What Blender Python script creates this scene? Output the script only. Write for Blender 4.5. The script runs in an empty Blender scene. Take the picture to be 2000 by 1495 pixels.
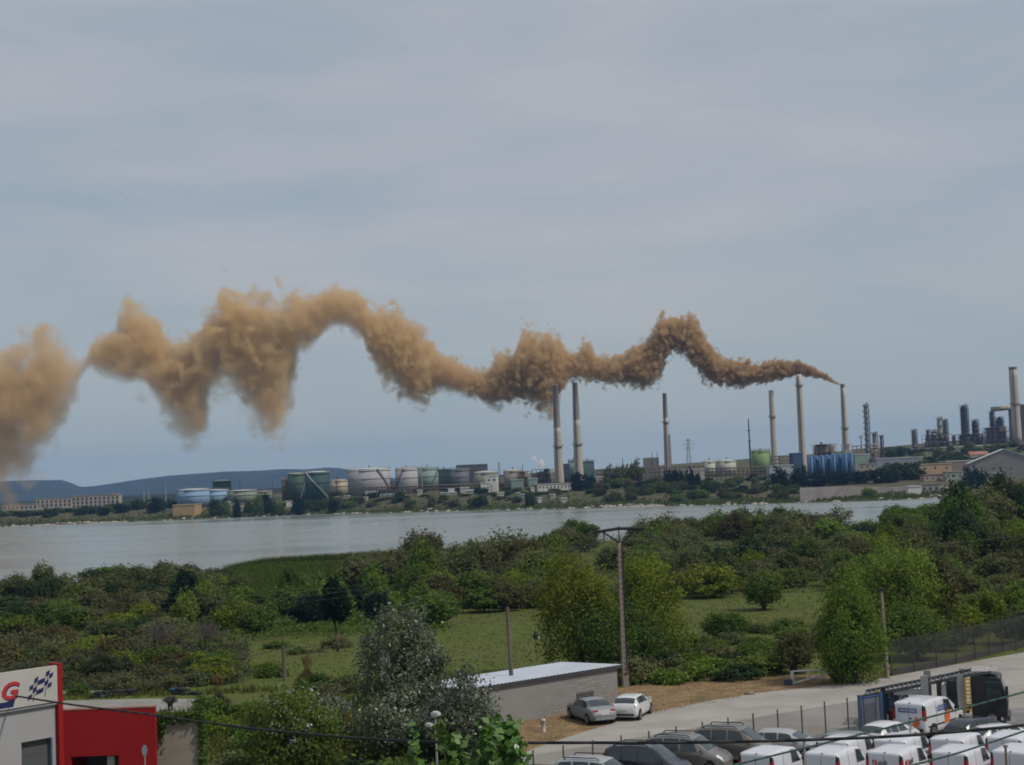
import bpy, math, random
import numpy as np
from mathutils import Matrix, Vector, noise as mnoise
random.seed(7)
RNG = np.random.default_rng(7)
R = math.radians
scene = bpy.context.scene
COL = scene.collection

# ------------------------------------------------------------------ camera
F = 3000.0; PITCH = 3.573; ROLL = 2.35; CAMZ = 18.0
cam = bpy.data.cameras.new('camera'); camo = bpy.data.objects.new('camera', cam); COL.objects.link(camo)
cam.sensor_width = 36.0; cam.lens = 54.0; cam.clip_start = 0.5; cam.clip_end = 30000
RM = Matrix.Rotation(R(90 + PITCH), 4, 'X') @ Matrix.Rotation(R(-ROLL), 4, 'Z')
camo.matrix_world = Matrix.Translation((0, 0, CAMZ)) @ RM
scene.camera = camo
R3 = RM.to_3x3()

# ------------------------------------------------------------------ light, sky, exposure
SUN_EL, SUN_AZ = 53.0, 118.0          # azimuth from +Y towards +X; the sun stands high on the right
sunl = bpy.data.lights.new('sun', 'SUN'); suno = bpy.data.objects.new('sun', sunl); COL.objects.link(suno)
sunl.energy = 2.7; sunl.angle = R(3.0); sunl.color = (1.0, 0.93, 0.83)
sv = Vector((math.sin(R(SUN_AZ)) * math.cos(R(SUN_EL)), math.cos(R(SUN_AZ)) * math.cos(R(SUN_EL)), math.sin(R(SUN_EL))))
suno.rotation_euler = sv.to_track_quat('Z', 'Y').to_euler()
scene.view_settings.view_transform = 'Standard'; scene.view_settings.look = 'None'
scene.view_settings.exposure = 0.0; scene.view_settings.gamma = 1.0
world = bpy.data.worlds.new('World'); scene.world = world; world.use_nodes = True
def build_world():
    nt = world.node_tree; nt.nodes.clear(); N = nt.nodes.new; L = nt.links.new
    out = N('ShaderNodeOutputWorld'); mix = N('ShaderNodeMixShader')
    sky = N('ShaderNodeTexSky'); sky.sky_type = 'NISHITA'; sky.sun_disc = False
    sky.sun_elevation = R(SUN_EL); sky.sun_rotation = R(SUN_AZ); sky.air_density = 1.2; sky.dust_density = 2.0
    b1 = N('ShaderNodeBackground'); b1.inputs[1].default_value = 0.07; L(sky.outputs[0], b1.inputs[0])
    b2 = N('ShaderNodeBackground'); b2.inputs[1].default_value = 1.0
    tc = N('ShaderNodeTexCoord')
    # a veil of stretched high cloud: noise laid out on the sky's own directions
    sep = N('ShaderNodeSeparateXYZ'); L(tc.outputs['Generated'], sep.inputs[0])
    mp = N('ShaderNodeMapping'); mp.inputs['Scale'].default_value = (1.9, 1.2, 9.0); mp.inputs['Rotation'].default_value = (0, R(7), 0)
    mp.inputs['Location'].default_value = (3.1, 0.4, 1.3)
    L(tc.outputs['Generated'], mp.inputs[0])
    n1 = N('ShaderNodeTexNoise'); n1.inputs['Scale'].default_value = 2.1; n1.inputs['Detail'].default_value = 6; n1.inputs['Roughness'].default_value = .52
    n1.inputs['Distortion'].default_value = .35
    L(mp.outputs[0], n1.inputs['Vector'])
    r1 = N('ShaderNodeValToRGB'); r1.color_ramp.elements[0].position = .33; r1.color_ramp.elements[1].position = .66
    r1.color_ramp.elements[0].color = (.335, .408, .488, 1); r1.color_ramp.elements[1].color = (.468, .472, .515, 1)
    L(n1.outputs[0], r1.inputs[0])
    # the veil thins to a clearer blue just above the horizon
    r2 = N('ShaderNodeValToRGB'); r2.color_ramp.elements[0].position = .0; r2.color_ramp.elements[1].position = .17
    r2.color_ramp.elements[0].color = (.68,) * 3 + (1,); r2.color_ramp.elements[1].color = (.06,) * 3 + (1,)
    L(sep.outputs[2], r2.inputs[0])
    mc = N('ShaderNodeMix'); mc.data_type = 'RGBA'; mc.inputs[7].default_value = (.408, .478, .440, 1)
    L(r2.outputs[0], mc.inputs[0]); L(r1.outputs[0], mc.inputs[6]); L(mc.outputs[2], b2.inputs[0])
    mix.inputs[0].default_value = .90
    L(b1.outputs[0], mix.inputs[1]); L(b2.outputs[0], mix.inputs[2]); L(mix.outputs[0], out.inputs[0])
build_world()
c = scene.cycles
c.max_bounces = 6; c.diffuse_bounces = 3; c.glossy_bounces = 3; c.transmission_bounces = 4; c.transparent_max_bounces = 8
c.volume_bounces = 3; c.volume_max_steps = 256; c.use_denoising = True; c.caustics_reflective = False; c.caustics_refractive = False
c.sample_clamp_indirect = 4.0; c.filter_width = 1.8
try: c.denoiser = 'OPENIMAGEDENOISE'
except Exception: pass

# ------------------------------------------------------------------ photo geometry: a picture point at a distance -> a world point
def ray(px, py):
    return R3 @ Vector(((px - 1000) / F, -(py - 747.5) / F, -1.0))
def P(px, py, D):
    d = ray(px, py); return Vector((d.x * D / d.y, D, CAMZ + d.z * D / d.y))
def Z(px, py, D): return P(px, py, D).z
def X(px, D, z=3.0): return P(px, 935 - .041 * (px - 1000) + (CAMZ - z) / D * F, D).x
def interp(tab, v):
    if v <= tab[0][0]: return tab[0][1]
    for (a, fa), (b, fb) in zip(tab, tab[1:]):
        if v <= b: return fa + (fb - fa) * (v - a) / (b - a)
    return tab[-1][1]
def sstep(a, b, v):
    t = min(1, max(0, (v - a) / (b - a))); return t * t * (3 - 2 * t)

# ------------------------------------------------------------------ terrain
NEAR_SHORE = [(-900, 250), (0, 285), (250, 300), (400, 340), (500, 362), (700, 378), (900, 395), (1100, 415), (1500, 425), (2000, 430), (3000, 430)]
FAR_SHORE = [(-900, 1040), (0, 1000), (600, 1005), (800, 940), (1000, 885), (1400, 790), (1750, 740), (1900, 765), (2600, 780)]
BANK = [(0, 5), (700, 8), (1100, 7), (1400, 3), (1600, 1.4), (1900, 2), (2600, 3)]
SLOPE = [(0, .006), (600, .012), (1100, .018), (1500, .03), (1900, .043), (2600, .043)]
def terrain(x, y):
    if y < 118: return 3.0
    px = 1000 + F * x / y
    ns = interp(NEAR_SHORE, px); fs = interp(FAR_SHORE, px)
    wob = 6 * mnoise.noise(Vector((x * .03, y * .02, 0)))
    if y < (ns + fs) / 2:
        z = interp([(118, 3.0), (160, 2.5), (220, 1.6), (300, 1.0)], y)
        z += 5.0 * sstep(1550, 1950, px) * sstep(170, 330, y)
        z += .25 * mnoise.noise(Vector((x * .06, y * .06, 3))) * sstep(118, 140, y)
        k = sstep(ns - 22, ns + 10, y + wob)
        return z * (1 - k) - 2.5 * k
    d = y - fs
    k = sstep(-8, 6, d + wob)
    z = .7 + interp(BANK, px) * sstep(0, 65, d) + interp(SLOPE, px) * min(max(d, 0), 900)
    z += .5 * mnoise.noise(Vector((x * .02, y * .02, 9)))
    return -2.5 * (1 - k) + z * k
def G(px, py):
    D = 100.0
    for _ in range(30):
        z = terrain(X(px, D), D); d = ray(px, py)
        Dn = (z - CAMZ) / d.z * d.y
        D = .5 * D + .5 * Dn
    p = P(px, py, D); return Vector((p.x, p.y, terrain(p.x, p.y)))
def GD(px, D):
    x = X(px, D); return Vector((x, D, terrain(x, D)))

# ------------------------------------------------------------------ mesh helper
class MB:
    def __init__(s): s.v = []; s.f = []
    def add(s, vs, fs, M=None):
        o = len(s.v)
        if M is not None: vs = [M @ Vector(v) for v in vs]
        s.v += [tuple(v) for v in vs]; s.f += [tuple(i + o for i in f) for f in fs]; return s
    def box(s, x0, x1, y0, y1, z0, z1, M=None):
        return s.add([(x0, y0, z0), (x1, y0, z0), (x1, y1, z0), (x0, y1, z0), (x0, y0, z1), (x1, y0, z1), (x1, y1, z1), (x0, y1, z1)],
                     [(0, 3, 2, 1), (4, 5, 6, 7), (0, 1, 5, 4), (1, 2, 6, 5), (2, 3, 7, 6), (3, 0, 4, 7)], M)
    def bar(s, a, b, r, n=6, r1=None, caps=True):
        a, b = Vector(a), Vector(b); r1 = r if r1 is None else r1
        d = (b - a)
        if d.length < 1e-6: return s
        q = d.to_track_quat('Z', 'Y')
        vs = []
        for p, rr in ((a, r), (b, r1)):
            for k in range(n):
                t = 2 * math.pi * (k + .5) / n
                vs.append(p + q @ Vector((rr * math.cos(t), rr * math.sin(t), 0)))
        fs = [(k, (k + 1) % n, n + (k + 1) % n, n + k) for k in range(n)]
        if caps: fs += [tuple(range(n - 1, -1, -1)), tuple(range(n, 2 * n))]
        return s.add(vs, fs)
    def tube(s, pts, r, n=6):
        for i in range(len(pts) - 1):
            ra = r[i] if isinstance(r, (list, tuple)) else r; rb = r[i + 1] if isinstance(r, (list, tuple)) else r
            s.bar(pts[i], pts[i + 1], ra, n, rb)
        return s
    def lathe(s, prof, n=24, c=(0, 0, 0), cap=True):
        vs = []; 
        for (r, z) in prof:
            for k in range(n):
                t = 2 * math.pi * k / n; vs.append((c[0] + r * math.cos(t), c[1] + r * math.sin(t), c[2] + z))
        fs = []
        for i in range(len(prof) - 1):
            for k in range(n):
                fs.append((i * n + k, i * n + (k + 1) % n, (i + 1) * n + (k + 1) % n, (i + 1) * n + k))
        if cap:
            fs.append(tuple(range(n - 1, -1, -1))); m = (len(prof) - 1) * n; fs.append(tuple(range(m, m + n)))
        return s.add(vs, fs)
    def sphere(s, c, r, n=12, m=8, sc=(1, 1, 1)):
        vs = [(c[0], c[1], c[2] - r * sc[2])]
        for i in range(1, m):
            a = math.pi * i / m
            for k in range(n):
                t = 2 * math.pi * k / n
                vs.append((c[0] + r * sc[0] * math.sin(a) * math.cos(t), c[1] + r * sc[1] * math.sin(a) * math.sin(t), c[2] - r * sc[2] * math.cos(a)))
        vs.append((c[0], c[1], c[2] + r * sc[2])); fs = []
        for k in range(n): fs.append((0, 1 + (k + 1) % n, 1 + k)); 
        for i in range(m - 2):
            for k in range(n):
                a = 1 + i * n + k; b = 1 + i * n + (k + 1) % n; fs.append((a, b, b + n, a + n))
        t = len(vs) - 1; o = 1 + (m - 2) * n
        for k in range(n): fs.append((o + k, o + (k + 1) % n, t))
        return s.add(vs, fs)
    def prism(s, poly, z0, z1, M=None):
        n = len(poly)
        vs = [(x, y, z0) for x, y in poly] + [(x, y, z1) for x, y in poly]
        fs = [tuple(range(n - 1, -1, -1)), tuple(range(n, 2 * n))] + [(k, (k + 1) % n, n + (k + 1) % n, n + k) for k in range(n)]
        return s.add(vs, fs, M)
    def sheet(s, pts): return s.add(pts, [tuple(range(len(pts)))])
    def build(s, name, mat, parent=None, smooth=False, loc=None):
        me = bpy.data.meshes.new(name); me.from_pydata(s.v, [], s.f); me.update()
        return link(name, me, mat, parent, smooth, loc)
def link(name, me, mat, parent=None, smooth=False, loc=None):
    if mat is not None: me.materials.append(mat)
    if smooth:
        me.polygons.foreach_set('use_smooth', [True] * len(me.polygons))
    o = bpy.data.objects.new(name, me); COL.objects.link(o)
    if parent is not None: o.parent = parent
    if loc is not None: o.location = loc
    return o
def npmesh(name, V, Fq):
    me = bpy.data.meshes.new(name); V = np.asarray(V, np.float32); Fq = np.asarray(Fq, np.int32); k = Fq.shape[1]
    me.vertices.add(len(V)); me.vertices.foreach_set('co', V.ravel())
    me.loops.add(Fq.size); me.loops.foreach_set('vertex_index', Fq.ravel())
    me.polygons.add(len(Fq)); me.polygons.foreach_set('loop_start', np.arange(0, Fq.size, k, dtype=np.int32))
    me.polygons.foreach_set('loop_total', np.full(len(Fq), k, np.int32)) if False else None
    me.update(calc_edges=True); me.validate(); return me
def tag(o, label, cat, group=None, kind=None):
    o['label'] = label; o['category'] = cat
    if group: o['group'] = group
    if kind: o['kind'] = kind
    return o
def struct(o, label=None, kind='structure'):
    o['kind'] = kind
    if label: o['label'] = label
    return o
def thing(name, label, cat, loc=(0, 0, 0), rz=0, group=None):
    o = bpy.data.objects.new(name, None); COL.objects.link(o); o.empty_display_size = .5
    o.location = loc; o.rotation_euler = (0, 0, rz)
    return tag(o, label, cat, group)
KIDS = {}
def kids(o):
    return [k for k in COL.objects if k.parent == o]
def dup(root, loc, rz=0, label=None, group=None, scale=None, mats=None):
    tree = KIDS.get(root.name)
    if tree is None:
        tree = [(ch, kids(ch)) for ch in kids(root)]; KIDS[root.name] = tree
    r = root.copy(); COL.objects.link(r); r.location = loc; r.rotation_euler = (0, 0, rz)
    if scale is not None: r.scale = scale if not isinstance(scale, (int, float)) else (scale,) * 3
    if label: r['label'] = label
    if group: r['group'] = group
    for ch, gs in tree:
        q = ch.copy(); COL.objects.link(q); q.parent = r
        if mats and ch.name.split('.')[0] in mats:
            q.material_slots[0].link = 'OBJECT'; q.material_slots[0].material = mats[ch.name.split('.')[0]]
        for g in gs:
            w = g.copy(); COL.objects.link(w); w.parent = q
    return r

# ------------------------------------------------------------------ materials
def newmat(name):
    m = bpy.data.materials.new(name); m.use_nodes = True; nt = m.node_tree; nt.nodes.clear()
    out = nt.nodes.new('ShaderNodeOutputMaterial'); return m, nt, out
def mixrgb(nt, fac, a, b, mode='MIX'):
    x = nt.nodes.new('ShaderNodeMix'); x.data_type = 'RGBA'; x.blend_type = mode
    for i, v in ((0, fac), (6, a), (7, b)):
        if hasattr(v, 'links'): nt.links.new(v, x.inputs[i])
        elif i == 0: x.inputs[0].default_value = v
        else: x.inputs[i].default_value = (*v[:3], 1)
    return x.outputs[2]
def noisetex(nt, scale, detail=4, rough=.55, coord='Object', stretch=None):
    tc = nt.nodes.new('ShaderNodeTexCoord'); n = nt.nodes.new('ShaderNodeTexNoise')
    n.inputs['Scale'].default_value = scale; n.inputs['Detail'].default_value = detail; n.inputs['Roughness'].default_value = rough
    src = tc.outputs[coord]
    if stretch:
        mp = nt.nodes.new('ShaderNodeMapping'); mp.inputs['Scale'].default_value = stretch; nt.links.new(src, mp.inputs[0]); src = mp.outputs[0]
    nt.links.new(src, n.inputs['Vector']); return n.outputs[0]
def ramp(nt, src, a, b):
    r = nt.nodes.new('ShaderNodeMapRange'); r.inputs[1].default_value = a; r.inputs[2].default_value = b; nt.links.new(src, r.inputs[0]); r.clamp = True
    return r.outputs[0]
def M(name, col, rough=.75, var=.18, scale=1.0, metal=0.0, spec=.3, stain=None, sscale=.5, samt=.5, stretch=None, coat=0):
    m, nt, out = newmat(name); b = nt.nodes.new('ShaderNodeBsdfPrincipled')
    n = noisetex(nt, scale, 5, .6, stretch=stretch); n = ramp(nt, n, .3, .7)
    lo = [x * (1 - var) for x in col]; hi = [min(1, x * (1 + var)) for x in col]
    cc = mixrgb(nt, n, lo, hi)
    if stain:
        s = ramp(nt, noisetex(nt, sscale, 4, .65, stretch=stretch), .5, .72)
        mu = nt.nodes.new('ShaderNodeMath'); mu.operation = 'MULTIPLY'; mu.inputs[1].default_value = samt; nt.links.new(s, mu.inputs[0])
        cc = mixrgb(nt, mu.outputs[0], cc, stain)
    nt.links.new(cc, b.inputs['Base Color']); b.inputs['Roughness'].default_value = rough; b.inputs['Metallic'].default_value = metal
    b.inputs['Specular IOR Level'].default_value = spec; b.inputs['Coat Weight'].default_value = coat
    nt.links.new(b.outputs[0], out.inputs[0]); return m
def LEAF(name, c1, c2, c3=None, trans=.42, glint=0):
    m, nt, out = newmat(name); g = nt.nodes.new('ShaderNodeNewGeometry'); oi = nt.nodes.new('ShaderNodeObjectInfo')
    cc = mixrgb(nt, g.outputs['Random Per Island'], c1, c2)
    if c3:
        n = ramp(nt, noisetex(nt, .55, 3, .5), .48, .66); cc = mixrgb(nt, n, cc, c3)
    h = nt.nodes.new('ShaderNodeHueSaturation'); nt.links.new(cc, h.inputs['Color'])
    a = nt.nodes.new('ShaderNodeMapRange'); a.inputs[3].default_value = .495; a.inputs[4].default_value = .525; nt.links.new(oi.outputs['Random'], a.inputs[0]); nt.links.new(a.outputs[0], h.inputs['Hue'])
    wn = nt.nodes.new('ShaderNodeTexWhiteNoise'); wn.noise_dimensions = '1D'; nt.links.new(oi.outputs['Random'], wn.inputs['W'])
    v = nt.nodes.new('ShaderNodeMapRange'); v.inputs[3].default_value = .80; v.inputs[4].default_value = 1.22; nt.links.new(wn.outputs[0], v.inputs[0]); nt.links.new(v.outputs[0], h.inputs['Value'])
    d = nt.nodes.new('ShaderNodeBsdfDiffuse'); nt.links.new(h.outputs[0], d.inputs[0])
    t = nt.nodes.new('ShaderNodeBsdfTranslucent'); nt.links.new(h.outputs[0], t.inputs[0])
    mx = nt.nodes.new('ShaderNodeMixShader'); mx.inputs[0].default_value = trans
    nt.links.new(d.outputs[0], mx.inputs[1]); nt.links.new(t.outputs[0], mx.inputs[2]); res = mx.outputs[0]
    if glint:
        gl = nt.nodes.new('ShaderNodeBsdfGlossy'); gl.inputs['Roughness'].default_value = .38; gl.inputs['Color'].default_value = (.8, .85, .8, 1)
        m2 = nt.nodes.new('ShaderNodeMixShader'); m2.inputs[0].default_value = glint; nt.links.new(res, m2.inputs[1]); nt.links.new(gl.outputs[0], m2.inputs[2]); res = m2.outputs[0]
    nt.links.new(res, out.inputs[0]); return m
# ------------------------------------------------------------------ the land, the lagoon, the hills
def ground_mat():
    m, nt, out = newmat('scrub ground'); b = nt.nodes.new('ShaderNodeBsdfPrincipled')
    a = ramp(nt, noisetex(nt, .035, 6, .6), .38, .62); f = ramp(nt, noisetex(nt, .45, 5, .7), .3, .7)
    c1 = mixrgb(nt, a, (.070, .098, .020), (.096, .102, .030)); c2 = mixrgb(nt, a, (.082, .108, .024), (.080, .086, .028))
    ge = nt.nodes.new('ShaderNodeNewGeometry'); se = nt.nodes.new('ShaderNodeSeparateXYZ'); nt.links.new(ge.outputs['Position'], se.inputs[0])
    far = ramp(nt, se.outputs[1], 600, 720); c3 = mixrgb(nt, a, (.062, .062, .034), (.120, .098, .062))
    c4 = mixrgb(nt, f, c3, (.075, .080, .038))
    dm = nt.nodes.new('ShaderNodeMath'); dm.operation = 'SUBTRACT'; nt.links.new(se.outputs[1], dm.inputs[0]); nt.links.new(se.outputs[0], dm.inputs[1])
    wood = ramp(nt, dm.outputs[0], 1600, 1760); c4 = mixrgb(nt, wood, c4, mixrgb(nt, f, (.014, .024, .018), (.024, .034, .024)))
    nt.links.new(mixrgb(nt, far, mixrgb(nt, f, c1, c2), c4), b.inputs['Base Color']); b.inputs['Roughness'].default_value = .95; b.inputs['Specular IOR Level'].default_value = .1
    nt.links.new(b.outputs[0], out.inputs[0]); return m
def build_ground():
    ys = [8, 40, 70, 90, 105, 117.9]
    y = 119.0
    while y < 460: ys.append(y); y += 4.5
    while y < 700: ys.append(y); y += 40
    while y < 1150: ys.append(y); y += 7
    while y < 9000: ys.append(y); y *= 1.08
    n = 250; vs = []; fs = []
    for y in ys:
        w = .8 * y + 70
        for i in range(n + 1):
            x = -w + 2 * w * i / n; vs.append((x, y, terrain(x, y)))
    for j in range(len(ys) - 1):
        for i in range(n):
            a = j * (n + 1) + i; fs.append((a, a + 1, a + n + 2, a + n + 1))
    mb = MB(); mb.v = vs; mb.f = fs
    struct(mb.build('ground', ground_mat(), smooth=True), 'scrubby green and brown ground on both shores of the lagoon')
build_ground()
def water_mat():
    m, nt, out = newmat('lagoon water'); b = nt.nodes.new('ShaderNodeBsdfPrincipled')
    b.inputs['Base Color'].default_value = (.19, .215, .205, 1); b.inputs['Specular IOR Level'].default_value = .42; b.inputs['Roughness'].default_value = .22; b.inputs['IOR'].default_value = 1.33
    n1 = noisetex(nt, .9, 4, .6, stretch=(.45, 1, 1)); n2 = noisetex(nt, .012, 4, .55, stretch=(.35, 1.6, 1))
    bp = nt.nodes.new('ShaderNodeBump'); bp.inputs['Strength'].default_value = .42; bp.inputs['Distance'].default_value = .22
    nt.links.new(n1, bp.inputs['Height']); nt.links.new(bp.outputs[0], b.inputs['Normal'])
    mr = nt.nodes.new('ShaderNodeMapRange'); mr.inputs[1].default_value = .35; mr.inputs[2].default_value = .65; mr.inputs[3].default_value = .10; mr.inputs[4].default_value = .32
    nt.links.new(n2, mr.inputs[0]); nt.links.new(mr.outputs[0], b.inputs['Roughness'])
    nt.links.new(b.outputs[0], out.inputs[0]); return m
w = MB(); w.sheet([(-1400, 180, 0), (1400, 180, 0), (1400, 1150, 0), (-1400, 1150, 0)])
struct(w.build('water', water_mat()), 'calm grey lagoon')
def build_hills():
    rid = [(-1800, 960), (-900, 942), (-400, 950), (-100, 938), (0, 940), (60, 937.5), (120, 938), (140, 944), (157, 951.5), (180, 950), (215, 945), (260, 938), (330, 929), (400, 924), (440, 921), (500, 919.5),
           (560, 917), (600, 916.5), (640, 913), (665, 914), (690, 919), (730, 926), (790, 938), (900, 944)]
    def strip(rid, D, name, depth, lab):
        vs = []; fs = []; K = 9; m = 0
        px = rid[0][0]
        while px <= rid[-1][0]:
            top = Z(px, interp(rid, px), D); x = X(px, D)
            for k in range(K):
                t = k / (K - 1); d = D + (t - .6) * depth
                h = math.sin(min(1, t / .6) * math.pi / 2) if t < .6 else math.cos((t - .6) / .4 * math.pi / 2)
                zz = 6 + (top - 6) * h + (4 * mnoise.noise(Vector((x * .006, d * .006, 1))) if .05 < t < .55 else 0) + (1.4 * mnoise.noise(Vector((x * .05, 0, 1))) if t > .5 else 0)
                vs.append((x * d / D, d, zz))
            m += 1; px += 6
        for i in range(m - 1):
            for k in range(K - 1):
                a = i * K + k; fs.append((a, a + K, a + K + 1, a + 1))
        mb = MB(); mb.v = vs; mb.f = fs
        struct(mb.build(name, M('wooded hillside', (.022, .032, .030), .95, .35, .012), smooth=True), lab)
    strip(rid, 6000, 'hills', 1500, 'long dark blue wooded ridge behind the storage tanks')
    strip([(1395, 912), (1420, 909), (1445, 905.5), (1468, 905), (1490, 908), (1530, 912)], 5200, 'hills', 500, 'low blue hill between the pale tanks and the lime green tank')
build_hills()

# ------------------------------------------------------------------ foliage
def leaves(cent, nrm, size, rng, aspect=.55, up=0.0):
    """one diamond leaf clump per row of CENT, facing roughly along NRM"""
    n = len(cent); r = rng.normal(size=(n, 3)) * .75 + nrm; r[:, 2] += up
    r /= np.linalg.norm(r, axis=1)[:, None] + 1e-9
    a = rng.normal(size=(n, 3)); a -= r * (a * r).sum(1)[:, None]; a /= np.linalg.norm(a, axis=1)[:, None] + 1e-9
    b = np.cross(r, a); s = size * rng.uniform(.55, 1.35, n)[:, None]
    V = np.stack([cent - a * s, cent + b * s * aspect + r * s * .15, cent + a * s, cent - b * s * aspect + r * s * .15], 1).reshape(-1, 3)
    return V, np.arange(4 * n).reshape(-1, 4)
def crown_pts(rng, rx, ry, rz, nc, nl, lobes=6, sig=.16, hollow=.45, flatten=0.25):
    ld = rng.normal(size=(lobes, 3)); ld /= np.linalg.norm(ld, axis=1)[:, None]; la = rng.uniform(-.45, .48, lobes)
    d = rng.normal(size=(nc, 3)); d /= np.linalg.norm(d, axis=1)[:, None]
    d[:, 2] = np.where(d[:, 2] < -flatten, -flatten + (d[:, 2] + flatten) * .45, d[:, 2])
    rr = rng.uniform(hollow ** 3, 1, nc) ** (1 / 3)
    mul = 1 + (np.maximum(0, d @ ld.T) ** 4 * la).sum(1)
    c = d * (rr * mul)[:, None]
    cs = rng.uniform(.6, 1.35, nc)
    idx = rng.integers(0, nc, nl)
    p = c[idx] + rng.normal(size=(nl, 3)) * (sig * cs[idx])[:, None]
    nr = c[idx] * .9 + (p - c[idx]) / sig * .45
    nr /= np.linalg.norm(nr, axis=1)[:, None] + 1e-9
    S = np.array([rx, ry, rz]); return p * S, nr, c * S
def crown_mesh(name, seed, rx, ry, rz, cz, nc, nl, leaf, aspect=.55, **kw):
    rng = np.random.default_rng(seed); p, nr, c = crown_pts(rng, rx, ry, rz, nc, nl, **kw)
    p[:, 2] += cz; k = p[:, 2] > .05; V, Q = leaves(p[k], nr[k], leaf, rng, aspect); c[:, 2] += cz
    return npmesh(name, V, Q), c
BARK = M('grey brown bark', (.085, .068, .052), .95, .3, 3)
def trunk_mb(rng, h, r, cl, nlimb=5, lean=(0, 0)):
    mb = MB(); top = Vector((lean[0], lean[1], h)); mid = top * .5 + Vector((rng.uniform(-.1, .1) * h * .3, rng.uniform(-.1, .1) * h * .3, 0))
    mb.tube([(0, 0, -.3), mid, top], [r, r * .8, r * .55], 8)
    pick = rng.permutation(len(cl))[:nlimb]
    for i in pick:
        e = Vector(cl[i]); s = top * rng.uniform(.55, 1.0)
        m = s.lerp(e, .5) + Vector((0, 0, .12 * (e - s).length)); mb.tube([s, m, e], [r * .5, r * .33, r * .12], 6)
    return mb
def make_tree(name, label, cat, mat, seed, rx, rz, cz, nc, nl, leaf, th, tr, ry=None, nlimb=6, lean=(0, 0), group=None, loc=(0, 0, -500), bark=None, **kw):
    t = thing(name, label, cat, loc, 0, group)
    me, c = crown_mesh('crown', seed, rx, ry or rx, rz, cz, nc, nl, leaf, **kw); link('crown', me, mat, t)
    trunk_mb(np.random.default_rng(seed + 5), th, tr, c, nlimb, lean).build('trunk', bark or BARK, t, smooth=True); return t
L_DARK = LEAF('dark evergreen leaves', (0.036, 0.062, 0.029), (0.060, 0.090, 0.038), (0.069, 0.083, 0.045))
L_PINE = LEAF('blue green pine needles', (0.015, 0.030, 0.023), (0.028, 0.045, 0.031), (0.031, 0.047, 0.031))
L_OLIVE = LEAF('grey olive leaves', (0.101, 0.111, 0.047), (0.150, 0.155, 0.070), (0.123, 0.123, 0.063))
L_GREEN = LEAF('mid green leaves', (0.087, 0.133, 0.031), (0.139, 0.183, 0.043), (0.113, 0.139, 0.039))
L_LIGHT = LEAF('bright green leaves', (0.130, 0.190, 0.035), (0.188, 0.248, 0.049), (0.153, 0.188, 0.042), trans=.4)
L_YELL = LEAF('yellow green leaves', (0.134, 0.174, 0.027), (0.194, 0.226, 0.035), (0.161, 0.181, 0.035), trans=.4)
L_BROWN = LEAF('rusty olive leaves', (0.095, 0.085, 0.040), (0.128, 0.113, 0.052), (0.095, 0.100, 0.043))
L_SILV = LEAF('silver backed poplar leaves', (0.101, 0.125, 0.069), (0.156, 0.179, 0.117), (0.081, 0.101, 0.055), trans=.3, glint=.03)
L_SILVT = LEAF('white undersides of poplar leaves', (0.162, 0.182, 0.165), (0.242, 0.263, 0.249), trans=.2, glint=.05)
L_GRASS = LEAF('meadow grass', (0.095, 0.124, 0.028), (0.127, 0.151, 0.038), (0.124, 0.130, 0.040))
L_DRY = LEAF('dry grass', (0.164, 0.115, 0.063), (0.216, 0.159, 0.082), (0.130, 0.114, 0.049))
L_REED = LEAF('lakeside reeds', (0.082, 0.118, 0.024), (0.118, 0.148, 0.031))
L_PAMPAS = LEAF('pampas blades', (0.080, 0.095, 0.053), (0.128, 0.138, 0.078), (0.083, 0.095, 0.053))
L_VINE = LEAF('bright vine leaves', (0.085, 0.158, 0.030), (0.135, 0.215, 0.045), trans=.4, glint=.04)
L_TWIG = M('bare grey twigs', (0.110, 0.094, 0.085), .95, .2, 3)
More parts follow.
